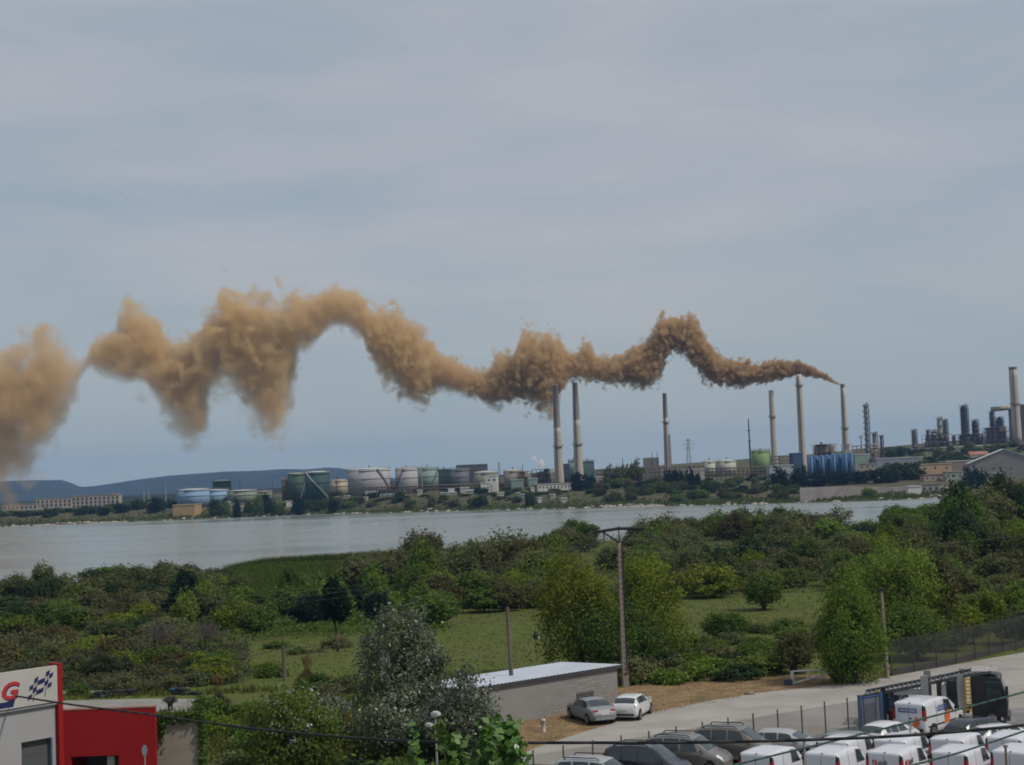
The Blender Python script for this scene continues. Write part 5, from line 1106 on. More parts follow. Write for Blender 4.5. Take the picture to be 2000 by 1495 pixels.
scatter(28, (840, 1100), (184, 222), (1.6, 2.8), (2.2, 4.2), BUSHY, [L_OLIVE, L_GREEN, L_YELL, L_BROWN], 'scrub_tree', 'tree', 'lower mixed tree at the meadow edge left of the crossarm pole', 'lower trees at the meadow edge')
scatter(9, (1075, 1215), (255, 400), (2.6, 4.0), (3.6, 5.4), BUSHY, [L_OLIVE, L_OLIVE, L_GREEN], 'scrub_tree', 'tree', 'olive tree in the thicket that closes off the lagoon behind the crossarm pole', 'olive trees behind the crossarm pole')
scatter(28, (1225, 1640), (262, 400), (2.8, 4.4), (4.8, 7.0), BUSHY, [L_OLIVE, L_OLIVE, L_GREEN, L_OLIVE, L_BROWN], 'scrub_tree', 'tree', 'olive tree in the thicket that closes off the lagoon behind the crossarm pole', 'olive trees behind the crossarm pole')
scatter(44, (1240, 1700), (196, 268), (1.9, 3.4), (2.8, 5.4), BUSHY, [L_OLIVE, L_GREEN, L_DARK, L_OLIVE, L_YELL], 'scrub_tree', 'tree', 'bushy tree on the far side of the open meadow right of the pole', 'bushy trees beyond the meadow')
scatter(32, (1600, 2080), (255, 400), (2.6, 4.2), (3.2, 4.7), BUSHY, [L_GREEN, L_DARK, L_GREEN, L_LIGHT, L_DARK], 'scrub_tree', 'tree', 'deep green tree on the rise at the right end of the lagoon', 'deep green trees on the right rise')
scatter(40, (1680, 2080), (150, 258), (1.9, 3.4), (2.8, 5.2), BUSHY, [L_OLIVE, L_OLIVE, L_GREEN, L_BROWN, L_YELL], 'scrub_tree', 'tree', 'olive brown scrub tree on the slope right of the roadside tree', 'scrub trees on the right slope')
scatter(14, (1870, 2090), (215, 320), (3.0, 4.4), (6.5, 9.0), BUSHY, [L_GREEN, L_DARK, L_OLIVE], 'scrub_tree', 'tree', 'tall deep green tree at the right edge above the lagoon', 'tall trees at the right edge')
scatter(9, (470, 860), (124, 150), (.8, 1.5), (.6, 1.2), None, [L_OLIVE, L_GREEN], 'scrub_bush', 'bush', 'low bush dotting the meadow left of the yellow green trees', 'low bushes in the left meadow')
scatter(20, (1330, 1620), (121, 148), (.9, 1.9), (.7, 1.5), None, [L_OLIVE, L_GREEN], 'scrub_bush', 'bush', 'low bush dotting the meadow right of the crossarm pole', 'low bushes in the right meadow')
# low shrubs
scatter(46, (-60, 470), (122, 170), (1.0, 2.2), (.9, 1.9), None, [L_OLIVE, L_BROWN, L_DARK, L_GREEN, L_YELL, L_BROWN], 'scrub_bush', 'bush', 'low rusty and olive bush above the kart track', 'low bushes above the kart track')
scatter(18, (1235, 1500), (110.5, 118), (1.2, 2.0), (.9, 1.7), None, [L_DARK, L_GREEN, L_OLIVE, L_LIGHT], 'verge_bush', 'bush', 'dense bush lining the dry verge right of the crossarm pole', 'bushes lining the verge')
scatter(16, (1820, 2080), (122, 150), (1.4, 2.4), (2.0, 3.4), ROUNDT, [L_YELL, L_YELL, L_LIGHT, L_OLIVE], 'young_tree', 'tree', 'yellowish young tree behind the dark wire fence', 'yellowish trees behind the dark fence')
scatter(14, (120, 420), (118, 124), (.8, 1.5), (.7, 1.3), None, [L_GREEN, L_OLIVE, L_OLIVE], 'scrub_bush', 'bush', 'small bush right behind the kart track strips', 'bushes behind the kart track')
scatter(20, (400, 700), (88, 116), (.9, 1.6), (.8, 1.6), None, [L_GREEN, L_OLIVE, L_GREEN, L_YELL], 'scrub_bush', 'bush', 'leafy bush between the kart track and the silver poplar', 'bushes between kart track and poplar')
scatter(16, (400, 980), (62, 84), (1.0, 1.7), (.9, 1.7), None, [L_DARK, L_GREEN, L_OLIVE], 'scrub_bush', 'bush', 'dark undergrowth bush below the silver poplar', 'undergrowth bushes below the poplar')
# single trees that stand out
def tree(px, D, ytop, wpx, mat, label, name='broad_tree', cat='tree', seed=1, nl=9000, nc=110, leaf=.15, low=.12, trunk=.3, ybase=None, **kw):
    p = gth(px, D); H = Z(px, ytop, D) - p.z; r = wpx / 2 * D / F; lo = H * low
    return make_tree(name, label, cat, mat, seed, r * .93, (H - lo) / 2 * .97, lo + (H - lo) / 2, nc, nl, leaf, H * .6, trunk, loc=p, **kw)
tree(1138, 118, 1066, 168, L_YELL, 'big yellow green tree, left half of the pair behind the crossarm pole', seed=401, nl=15000, leaf=.125, sig=.15, low=.0, flatten=.8, lobes=12)
tree(1270, 120, 1092, 150, L_YELL, 'big yellow green tree, right half of the pair behind the crossarm pole', seed=402, nl=13000, leaf=.125, sig=.15, low=.0, flatten=.8, lobes=12)
tree(1200, 116, 1165, 170, L_GREEN, 'darker green tree filling between the two yellow green trees', seed=403, nl=12000, leaf=.12, low=.0, flatten=.8)
tree(1668, 107, 1138, 132, L_LIGHT, 'roadside tree by the white barrier, yellowing on its left', seed=404, nl=17000, leaf=.115, low=.0, flatten=.85, lobes=16, sig=.2, hollow=.3)
tree(1636, 108, 1175, 60, L_YELL, 'yellowing small tree leaning on the left of the roadside tree', seed=405, nl=8000, leaf=.11, low=.0, flatten=.8)
tree(1758, 126, 1078, 170, L_LIGHT, 'taller pale topped tree behind the slim grey pole', seed=406, nl=16000, leaf=.125, low=.2, lobes=12, flatten=.6)
tree(1822, 128, 1092, 100, L_OLIVE, 'olive topped tree right of the pale topped tree', seed=407, nl=8000, leaf=.16, low=.2)
tree(1790, 118, 1170, 130, L_GREEN, 'deep green tree under the pale topped tree', seed=408, nl=12000, leaf=.12, low=.02)
tree(1551, 113, 1238, 74, L_OLIVE, 'dark round bush left of the white barrier', name='round_bush', cat='bush', seed=409, nl=5000, leaf=.10, low=.02)
tree(660, 142, 1146, 62, L_PINE, 'round dark evergreen on a bare leaning trunk', name='round_evergreen', seed=410, nl=5200, leaf=.13, low=.36, trunk=.14, sig=.12, lean=(-.3, 0))
tree(1492, 172, 1115, 84, L_GREEN, 'bright low spreading bush at the back of the right meadow', name='round_bush', cat='bush', seed=411, nl=4500, leaf=.16, low=.0)
tree(1415, 140, 1195, 90, L_GREEN, 'green bush standing in the meadow right of the yellow green trees', name='round_bush', cat='bush', seed=412, nl=4500, leaf=.13, low=.0)
def dual(px, D, ytop, wpx, label, seed, nl=9000, tips=2600, leaf=.10, low=.05, base=None, tipfrac=.75, **kw):
    t = tree(px, D, ytop, wpx, base or L_SILV, label, name='silver_poplar', seed=seed, nl=nl, leaf=leaf, low=low, **kw)
    p = gth(px, D); H = Z(px, ytop, D) - p.z; r = wpx / 2 * D / F; lo = H * low; rng = np.random.default_rng(seed + 50); ld = rng.normal(size=(70, 3)); ld /= np.linalg.norm(ld, axis=1)[:, None]
    ld[:, 2] = abs(ld[:, 2]) * 1.0 - .15; ld /= np.linalg.norm(ld, axis=1)[:, None]; idx = rng.integers(0, 70, tips); k = rng.uniform(0, 1, tips)
    # wind combed sprays: short runs of pale leaves along the shoot tips
    base_ = ld[idx] * rng.uniform(.82, 1.02, 70)[idx][:, None]; dr = np.array([.35, -.1, .55]) + rng.normal(size=(70, 3))[idx] * .25
    q = base_ + dr * (k * .24)[:, None] + rng.normal(size=(tips, 3)) * .035; q = q * np.array([r * .93, r * .93, (H - lo) / 2 * .97]); q[:, 2] += lo + (H - lo) / 2
    V, Q = leaves(q, ld[idx] + np.array([.2, -.5, .4]), leaf * .55, rng); link('pale_leaves', npmesh('pale_leaves', V, Q), L_SILVT, t); return t
dual(788, 88, 1198, 170, 'big silver leaved poplar left of the tin roof', 420, 15000, 2000, low=.10)
dual(905, 82, 1328, 150, 'silver leaved bush in front of the shed end', 421, 9000, 1300, low=.0)
dual(770, 84, 1345, 150, 'low silver grey thicket at the foot of the big poplar', 422, 7000, 350, low=.0)
dual(575, 80, 1338, 190, 'dark leafy willow with a few silver tips above the black cable', 423, 14000, 700, base=L_GREEN, low=.0)
dual(655, 86, 1355, 90, 'slim silvery sapling between the willow and the poplar', 424, 3200, 700, low=.0)
# bare grey trees
def bare(px, D, ytop, wpx, label, seed):
    p = gth(px, D); H = Z(px, ytop, D) - p.z; r = wpx / 2 * D / F; rng = random.Random(seed); t = thing('bare_tree', label, 'tree', p, 0, 'leafless trees above the kart track'); tr = MB(); tw = MB()
    def grow(a, d, l, rad, lev):
        b = a + d * l; (tr if lev < 3 else tw).bar(a, b, rad, 5, rad * .7, caps=False)
        if lev >= 6: return
        for _ in range(3 if lev < 5 else 2):
            nd = (d + Vector((rng.gauss(0, .55) * r / H * 1.6, rng.gauss(0, .55) * r / H * 1.6, rng.gauss(.05, .3)))).normalized(); grow(b, nd, l * rng.uniform(.6, .85), rad * .6, lev + 1)
    for _ in range(3): grow(Vector((rng.uniform(-.3, .3), 0, -.1)), Vector((rng.gauss(0, .3), rng.gauss(0, .3), 1)).normalized(), H * .27, .10, 0)
    tr.build('trunk', BARK, t); tw.build('twigs', L_TWIG, t)
bare(300, 138, 1192, 130, 'wide leafless grey tree, larger of two above the kart track', 1); bare(398, 142, 1205, 80, 'narrow leafless grey tree, smaller of two above the kart track', 4)
bare(330, 107, 1352, 34, 'small leafless sapling growing through the tyre barrier', 6)
# pampas and tall grass clumps
def clump(px, D, ytop, wpx, label, seed, mat, plume=0, nb=900, name='pampas_grass'):
    p = gth(px, D); H = Z(px, ytop, D) - p.z; r = wpx / 2 * D / F; rng = np.random.default_rng(seed); t = thing(name, label, 'grass clump', p, 0)
    a = rng.uniform(0, 6.28, nb); k = rng.uniform(.1, 1, nb); h = H * rng.uniform(.6, 1, nb) * (1 - .25 * k); b0 = np.stack([np.cos(a) * k * r * .35, np.sin(a) * k * r * .35, np.zeros(nb)], 1)
    m = b0 + np.stack([np.cos(a) * k * r * .35, np.sin(a) * k * r * .35, h * .75], 1); e = b0 + np.stack([np.cos(a) * k * r * .75, np.sin(a) * k * r * .75, h * (1 - .35 * k)], 1)
    w = .035; s = np.stack([-np.sin(a), np.cos(a), np.zeros(nb)], 1) * w
    V = np.stack([b0 - s, b0 + s, m + s, m - s, e + s * .2, e - s * .2], 1).reshape(-1, 3); o = np.arange(nb)[:, None] * 6; Q = np.concatenate([o + [0, 1, 2, 3], o + [3, 2, 4, 5]], 0)
    link('blades', npmesh('blades', V, Q), mat, t)
    if plume:
        q = MB(); rr = random.Random(seed)
        for _ in range(plume):
            aa = rr.uniform(0, 6.28); kk = rr.uniform(0, .5) * r; h = H * rr.uniform(1.0, 1.3); q.bar((kk * .3, kk * .3, H * .3), (math.cos(aa) * kk, math.sin(aa) * kk, h), .015, 4); q.bar((math.cos(aa) * kk, math.sin(aa) * kk, h), (math.cos(aa) * kk * 1.2, math.sin(aa) * kk * 1.2, h + .6), .07, 5, .01)
        q.build('plumes', L_DRY, t)
clump(198, 126, 1262, 92, 'big fountain shaped pampas clump above the kart track', 31, L_PAMPAS, 12, 1500); clump(152, 127, 1275, 60, 'smaller pampas clump tucked left of the big one', 32, L_PAMPAS, 4, 900); clump(245, 128, 1270, 50, 'narrow dark pampas clump right of the big one', 35, L_PAMPAS, 3, 700)
clump(428, 104, 1345, 64, 'tawny grass clump at the right end of the kart track', 33, L_PAMPAS, 10, 900); clump(600, 116, 1300, 60, 'tawny plumed grass right of the short wooden pole', 34, L_DRY, 16, 700); clump(685, 84, 1420, 60, 'dry plumed grass between willow and poplar', 36, L_DRY, 12, 500)
# foreground vine with big bright leaves
def vine(px, D, ytop, wpx, label, seed, nl):
    p = Vector((X(px, D), D, 3.0)); H = Z(px, ytop, D) - 3; r = wpx / 2 * D / F; rng = np.random.default_rng(seed); t = thing('leafy_tree', label, 'tree', p, 0, 'bright leafy tree tops at the bottom edge')
    me, c = crown_mesh('crown', seed, r, r, H * .2, H * .84, 26, nl, .13, .75, sig=.16, lobes=6); link('crown', me, L_VINE, t); trunk_mb(rng, H * .8, .09, c, 6).build('trunk', BARK, t)
vine(908, 42, 1432, 62, 'bright leafy tree top left of another at the bottom edge, near the street lamp', 41, 1000); vine(995, 43, 1438, 92, 'broad bright leafy tree top at the bottom edge below the rocks', 42, 1500); vine(830, 42, 1455, 26, 'narrow bright leafy shoot at the bottom edge just left of the street lamp', 43, 150)
# meadow grass, reeds, dry tufts: nobody could count the blades
def tufts(name, n, pxr, Dr, h, w, mat, label, seed, per=3, shape=None, skip=None):
    rng = np.random.default_rng(seed); px = rng.uniform(*pxr, n); D = rng.uniform(*Dr, n) if shape is None else np.array([rng.uniform(*shape(p)) for p in px]); B = np.array([(X(a, b), b, terrain(X(a, b), b)) for a, b in zip(px, D)])
    if skip is not None: k = np.array([not skip(*b) for b in B]); B = B[k]; n = len(B)
    B = np.repeat(B, per, 0); n = len(B); B[:, :2] += rng.normal(0, .18, (n, 2)); a = rng.uniform(0, 6.28, n); hh = rng.uniform(*h, n); s = np.stack([np.cos(a), np.sin(a), np.zeros(n)], 1) * rng.uniform(*w, n)[:, None]; tip = np.stack([rng.normal(0, .35, n) * hh, rng.normal(0, .35, n) * hh, hh], 1)
    V = np.stack([B - s, B + s, B + tip], 1).reshape(-1, 3); V[:, 2] -= .02; return struct(link(name, npmesh(name, V, np.arange(3 * n).reshape(-1, 3)), mat), label, 'stuff')
tufts('meadow_grass', 27000, (-300, 2080), (121, 240), (.05, .18), (.03, .10), L_GRASS, 'rough meadow grass between the scrub and the road', 51)
tufts('marsh_grass', 14000, (380, 900), (228, 345), (.3, .9), (.1, .3), L_REED, 'bright marsh grass on the flat by the lagoon', 52)
tufts('reeds', 5000, (440, 880), None, (1.2, 2.3), (.05, .14), L_REED, 'reed fringe along the near waterline', 53, shape=lambda p: (interp(NEAR_SHORE, p) - 16, interp(NEAR_SHORE, p) - 6))
def on_sheet(x, y, z): return False
def verge_shape(p):
    top = interp([(975, 97), (1090, 101), (1290, 113), (1720, 116)], p); low = interp([(985, 84), (1045, 86.3), (1130, 91), (1250, 96), (1380, 100), (1500, 104), (1640, 106.8), (1720, 108)], p); return (low, max(low + .5, top))
tufts('dry_grass', 5000, (985, 1720), None, (.03, .12), (.012, .035), L_DRY, 'dry orange tufts on the road verge', 54, shape=verge_shape)
tufts('track_grass', 7000, (120, 1000), (84, 121), (.15, .6), (.03, .1), L_GRASS, 'rough grass round the kart track and shed', 55, skip=lambda x, y, z: (x < -9 and (106 < y < 114.5 or y > 117)) or (y > 90 and -4 < x < 7.5))

def undergrowth(name, n, pxr, Dr, hmax, mat, label, seed):
    rng = np.random.default_rng(seed); px = rng.uniform(*pxr, n); D = rng.uniform(*Dr, n); B = np.array([(X(a, b), b, terrain(X(a, b), b)) for a, b in zip(px, D)])
    lump = np.array([max(0, .45 + mnoise.noise(Vector((p[0] * .16, p[1] * .10, 7)))) for p in B]); B = np.repeat(B, 7, 0); lump = np.repeat(lump, 7); m = len(B); B[:, :2] += rng.normal(0, .6, (m, 2))
    B[:, 2] += rng.uniform(0, 1, m) ** .6 * hmax * lump + .05; V, Q = leaves(B, np.tile([0, -.3, .8], (m, 1)), .2, rng); return struct(link(name, npmesh(name, V, Q), mat), label, 'stuff')
undergrowth('undergrowth', 6500, (-380, 480), (150, 285), 2.2, L_OLIVE, 'tangled olive undergrowth filling the scrub at the left', 61)
undergrowth('undergrowth', 3000, (380, 870), (160, 226), 1.6, L_GREEN, 'leafy green undergrowth between the young trees', 62)
undergrowth('undergrowth', 5600, (830, 1700), (198, 415), 2.6, L_OLIVE, 'tangled olive undergrowth filling the thicket behind the meadow', 63)
undergrowth('undergrowth', 5200, (1640, 2090), (140, 400), 2.4, L_GREEN, 'leafy undergrowth filling the slope at the right', 64)
undergrowth('undergrowth', 2400, (-60, 470), (120, 152), 1.2, L_PAMPAS, 'dull green undergrowth above the kart track', 65)
# ------------------------------------------------------------------ vehicles
def paint(name, c, rough=.28, metal=0.0, coat=.6): return M(name, c, rough, .05, 1.5, metal, .5, coat=coat)
P_SILV = paint('silver paint', (.36, .37, .38), .45, .2, .2); P_WHITE = paint('white car paint', (.60, .60, .60), .3); P_VAN = M('white van paint', (.58, .59, .63), .35, .05, 1, 0, .5, stain=(.50, .50, .52), sscale=.7, samt=.4, coat=.5)
P_DARK = paint('dark blue grey paint', (.018, .020, .030), .25); P_GREY = paint('grey beige paint', (.23, .215, .205), .3, .5); P_BEIGE = paint('brown beige paint', (.19, .165, .145), .32, .45); P_MGREY = paint('mid grey paint', (.27, .275, .285), .3, .5)
GLS = M('car glass', (.030, .042, .045), .06, .2, 1, 0, .6, coat=.3); TRIM = M('black plastic trim', (.022, .022, .024), .6, .15, 3); RIM = M('alloy rim', (.38, .38, .39), .35, .1, 3, metal=.7); RED_L = M('red lamp lens', (.30, .015, .02), .2, .1, 4, 0, .5); CLEAR = M('clear lamp lens', (.62, .64, .66), .1, .05, 4, 0, .6); PLATE = M('pale number plate', (.55, .55, .52), .5, .04, 4)
CHROME = M('bright trim', (.5, .5, .5), .25, .1, 3, metal=.8)
SPEC = {
 # stations: y from the tail, underside, belt, roof, half width at belt, half width at roof
 'saloon': dict(L=4.5, st=[(0, .50, .62, .66, .62, .45), (.06, .34, .72, .78, .76, .6), (.18, .27, .88, .95, .82, .68), (.42, .22, .93, 1.00, .86, .72), (.60, .20, .95, 1.06, .87, .68), (1.0, .19, .95, 1.25, .88, .62), (1.38, .18, .94, 1.38, .88, .60), (1.8, .18, .93, 1.43, .88, .61), (2.4, .18, .91, 1.42, .88, .61), (2.8, .18, .90, 1.34, .88, .60), (3.15, .18, .90, 1.16, .88, .64), (3.45, .19, .89, .98, .87, .72), (3.9, .20, .82, .88, .85, .70), (4.25, .24, .72, .77, .78, .62), (4.44, .32, .60, .64, .66, .5), (4.5, .42, .52, .55, .55, .4)],
    sw=[(.95, 1.55), (1.60, 2.35), (2.42, 3.02)], ws=(2.84, 3.40), rw=(.64, 1.34), wheels=(.80, 3.60), wr=.31, tail=[(.60, .74, .74, .18)], tily=.09),
 'hatch': dict(L=4.05, st=[(0, .45, .66, .70, .66, .5), (.05, .30, .80, .92, .78, .62), (.14, .24, .92, 1.06, .83, .64), (.32, .21, .97, 1.20, .85, .62), (.55, .20, .97, 1.34, .86, .60), (.85, .18, .96, 1.42, .86, .59), (1.5, .18, .93, 1.45, .86, .60), (2.1, .18, .91, 1.43, .86, .60), (2.45, .18, .90, 1.34, .86, .60), (2.8, .18, .89, 1.15, .86, .64), (3.1, .19, .88, .99, .85, .70), (3.55, .20, .80, .87, .83, .68), (3.85, .25, .70, .74, .76, .6), (4.0, .34, .58, .62, .64, .48), (4.05, .42, .52, .55, .55, .4)],
    sw=[(.62, 1.0), (1.06, 1.72), (1.79, 2.62)], ws=(2.50, 3.04), rw=(.16, .56), wheels=(.66, 3.20), wr=.31, tail=[(.57, .72, .80, .17)], tily=.06),
 'mpv': dict(box=1, L=4.15, st=[(0, .40, .90, 1.02, .80, .70), (.04, .28, 1.02, 1.45, .86, .72), (.12, .24, 1.06, 1.66, .88, .70), (.4, .20, 1.06, 1.76, .89, .68), (1.2, .18, 1.05, 1.82, .90, .67), (2.0, .18, 1.04, 1.81, .90, .67), (2.5, .18, 1.03, 1.74, .90, .67), (2.85, .18, 1.03, 1.52, .90, .69), (3.2, .19, 1.02, 1.22, .89, .74), (3.38, .2, .99, 1.09, .88, .76), (3.75, .22, .90, .98, .85, .72), (4.0, .26, .74, .80, .79, .64), (4.12, .34, .60, .64, .70, .52), (4.15, .44, .54, .57, .6, .45)],
    sw=[(.28, .92), (1.02, 1.78), (1.88, 2.78)], ws=(2.56, 3.28), rw=None, wheels=(.72, 3.35), wr=.32, tail=[(.80, .78, 1.30, .42)], tily=.03, rails=True),
 'van': dict(box=1, L=4.2, st=[(0, .34, 1.04, 1.66, .875, .80), (.02, .30, 1.05, 1.76, .895, .825), (.07, .25, 1.06, 1.79, .905, .82), (.2, .20, 1.07, 1.82, .91, .81), (1.2, .19, 1.06, 1.85, .91, .80), (2.0, .19, 1.05, 1.84, .91, .79), (2.5, .19, 1.04, 1.76, .91, .76), (2.85, .19, 1.04, 1.54, .91, .72), (3.2, .19, 1.03, 1.24, .90, .75), (3.4, .2, 1.0, 1.10, .89, .77), (3.8, .22, .90, .98, .86, .72), (4.05, .26, .74, .80, .80, .64), (4.17, .34, .60, .64, .70, .52), (4.2, .44, .54, .57, .6, .45)],
    sw=[(1.95, 2.8)], ws=(2.56, 3.3), rw=None, wheels=(.74, 3.4), wr=.32, tail=[(.85, .62, 1.25, .62)], tily=.015, vantail=True),
}
def surf(sp, y, v, side):
    st = sp['st']; i = 0
    while i < len(st) - 2 and y > st[i + 1][0]: i += 1
    a, b = st[i], st[i + 1]; u = min(1, max(0, (y - a[0]) / (b[0] - a[0])))
    _, zb, zt, zr, wb, wr = [p + (q - p) * u for p, q in zip(a, b)]
    dz = zr - zt
    if sp.get('box'): pts = [(0, zb), (wb * .82, zb), (wb * .985, zb + .10), (wb, zb + (zt - zb) * .55), (wb * .985, zt), (wr + (wb * .985 - wr) * .06, zt + dz * .91), (wr * .91, zr - .016 * min(1, dz * 3)), (0, zr)]
    else: pts = [(0, zb), (wb * .82, zb), (wb * .975, zb + .10), (wb * 1.0, zb + (zt - zb) * .55), (wb * .965, zt), (wr + (wb * .965 - wr) * .12, zt + dz * .86), (wr * .86, zr - .028 * min(1, dz * 3)), (0, zr)]
    k = min(6, int(v)); f = v - k; p, q = pts[k], pts[k + 1]
    return Vector((side * (p[0] + (q[0] - p[0]) * f), y, p[1] + (q[1] - p[1]) * f))
def patch(sp, y0, y1, v0, v1, side, off, ny=6, nv=4, both=False, trim=None):
    mb = MB(); V = []; vs = [v0 + (v1 - v0) * j / nv for j in range(nv + 1)]
    cols = [(v, side) for v in vs] if not both else [(v, -1) for v in vs] + [(v, 1) for v in reversed(vs)]
    for i in range(ny + 1):
        for (v, s) in cols:
            y = y0 + (y1 - y0) * i / ny
            if trim: y = trim(y, (v - v0) / (v1 - v0))
            p = surf(sp, y, v, s); e = .02; du = surf(sp, y + e, v, s) - surf(sp, y - e, v, s); dv = surf(sp, y, min(7, v + e), s) - surf(sp, y, v - e, s); n = du.cross(dv)
            if n.length < 1e-9: n = Vector((0, 0, 1))
            n.normalize()
            if n.dot(p - Vector((0, y, .8))) < 0: n = -n
            V.append(p + n * off)
    m = len(cols)
    mb.v = [tuple(p) for p in V]; mb.f = [(i * m + j, i * m + j + 1, (i + 1) * m + j + 1, (i + 1) * m + j) for i in range(ny) for j in range(m - 1)]; return mb
WHEELS = {}
def make_car(name, label, kind, body, loc, rz, cat='car', group=None, rails=None, rail_mat=None, wagon_scale=None, rear=True):
    sp = SPEC[kind]; L = sp['L']; t = thing(name, label, cat, loc, rz, group); C = Vector((0, -L / 2, 0))
    def B(mb, nm, mat, par=t, smooth=False):
        mb.v = [(x, y - L / 2, z) for x, y, z in mb.v]; return mb.build(nm, mat, par, smooth)
    ys = [s[0] for s in sp['st']]; grid = []
    for a, b in zip(ys, ys[1:]):
        k = max(1, round((b - a) / .18)); grid += [a + (b - a) * i / k for i in range(k)]
    grid.append(ys[-1]); vs = [0, .5, 1, 1.5, 2, 2.5, 3, 3.5, 4, 4.3, 4.7, 5, 5.35, 5.7, 6, 6.3, 6.65, 7]
    ring = [(v, 1) for v in vs] + [(v, -1) for v in reversed(vs[1:-1])]; mb = MB(); n = len(ring)
    mb.v = [tuple(surf(sp, y, v, s)) for y in grid for v, s in ring]
    mb.f = [(i * n + j, (i + 1) * n + j, (i + 1) * n + (j + 1) % n, i * n + (j + 1) % n) for i in range(len(grid) - 1) for j in range(n)] + [tuple(range(n)), tuple(range(len(mb.v) - 1, len(mb.v) - n - 1, -1))]
    bo = B(mb, 'body', body, smooth=True)
    for s in (-1, 1):
        for (a, b) in sp['sw']:
            hi = sp['sw'][-1][1]; fr = b == hi
            tr = (lambda y, f, b=b, a=a: a + (y - a) * (1 - .30 * f * (1 if (y - a) > 0 else 0))) if fr else None
            B(patch(sp, a, b, 4.10, 4.93, s, .012, 5, 3, trim=tr), 'side_window', GLS, smooth=True)
    B(patch(sp, sp['ws'][0], sp['ws'][1], 5.12, 7, 1, .012, 5, 5, True), 'windscreen', GLS, smooth=True)
    if sp['rw']: B(patch(sp, sp['rw'][0], sp['rw'][1], 5.15, 7, 1, .012, 5, 5, True), 'rear_window', GLS, smooth=True)
    elif kind == 'mpv':
        q = MB(); q.add([(-.62, -.005, 1.08), (.62, -.005, 1.08), (.58, .075, 1.62), (-.58, .075, 1.62)], [(0, 1, 2, 3)]); B(q, 'rear_window', GLS)
    if kind == 'van':                                                       # two blank rear doors with a seam, hinges and handle
        q = MB(); q.box(-.006, .006, -.012, .03, .5, 1.6); B(q, 'door_seam', TRIM)
        q = MB(); q.box(.05, .16, -.03, .0, 1.0, 1.06); B(q, 'door_handle', TRIM)
        q = MB(); q.box(-.75, .75, -.03, .015, .40, .56); B(q, 'rear_bumper', TRIM)
        for s in (-1, 1):
            B(patch(sp, 1.10, 1.125, 1.6, 5.0, s, .004, 1, 8), 'panel_seam', TRIM); B(patch(sp, 1.90, 1.92, 1.6, 5.0, s, .004, 1, 8), 'panel_seam', TRIM); B(patch(sp, .25, 3.0, 2.75, 2.95, s, .012, 8, 1), 'rub_strip', TRIM)
        for s in (-1, 1):
            q = MB(); q.add([(s * .74, -.012, .95), (s * .885, -.010, .95), (s * .868, -.010, 1.44), (s * .73, -.012, 1.44), (s * .915, .13, .95), (s * .898, .13, 1.44)], [(0, 1, 2, 3), (1, 4, 5, 2)]); B(q, 'tail_light', RED_L)
            q = MB(); q.add([(s * .73, -.013, 1.445), (s * .868, -.011, 1.445), (s * .835, -.008, 1.66), (s * .805, .0, 1.735), (s * .76, -.004, 1.70), (s * .905, .10, 1.445), (s * .868, .10, 1.66)], [(0, 1, 2, 3, 4), (1, 5, 6, 2)]); B(q, 'hinge_cover', TRIM)
        q = MB(); q.box(.03, .10, .0, .07, 1.775, 1.80); B(q, 'roof_lamp', TRIM)
    else:
        for s in (-1, 1):
            x0, w, z, h = sp['tail'][0]; y0 = sp['tily']; xo = surf(sp, y0 + .05, 3.4, 1).x
            q = MB()
            if kind == 'mpv':
                q.add([(s * .74, .0, .92), (s * .84, .01, .92), (s * .80, .03, 1.42), (s * .70, .02, 1.42), (s * .895, .16, .95), (s * .86, .16, 1.40)], [(0, 1, 2, 3), (1, 4, 5, 2)]); q.v = [(x + s * .01, y - .015, zz) for x, y, zz in q.v]
            else:
                zz = [surf(sp, y0, 3.45, 1), surf(sp, y0, 4.0, 1)]
                q.add([(s * .42, y0 - .035, z), (s * (xo - .06), y0 - .02, z), (s * (xo - .09), y0 + .03, z + h), (s * .40, y0 + .03, z + h), (s * (xo + .015), y0 + .25, z + .03), (s * (xo + .005), y0 + .28, z + h)], [(0, 1, 2, 3), (1, 4, 5, 2)])
            B(q, 'tail_light', RED_L)
        q = MB(); q.box(-.26, .26, -.012 if kind != 'saloon' else .0, .05, .62 if kind != 'mpv' else .78, .73 if kind != 'mpv' else .89); q.v = [(x, y - .02, z) for x, y, z in q.v]; B(q, 'number_plate', PLATE)
        q = MB(); q.box(-.62, .62, -.015, .06, .34, .46); B(q, 'bumper_trim', TRIM if kind != 'saloon' else body)
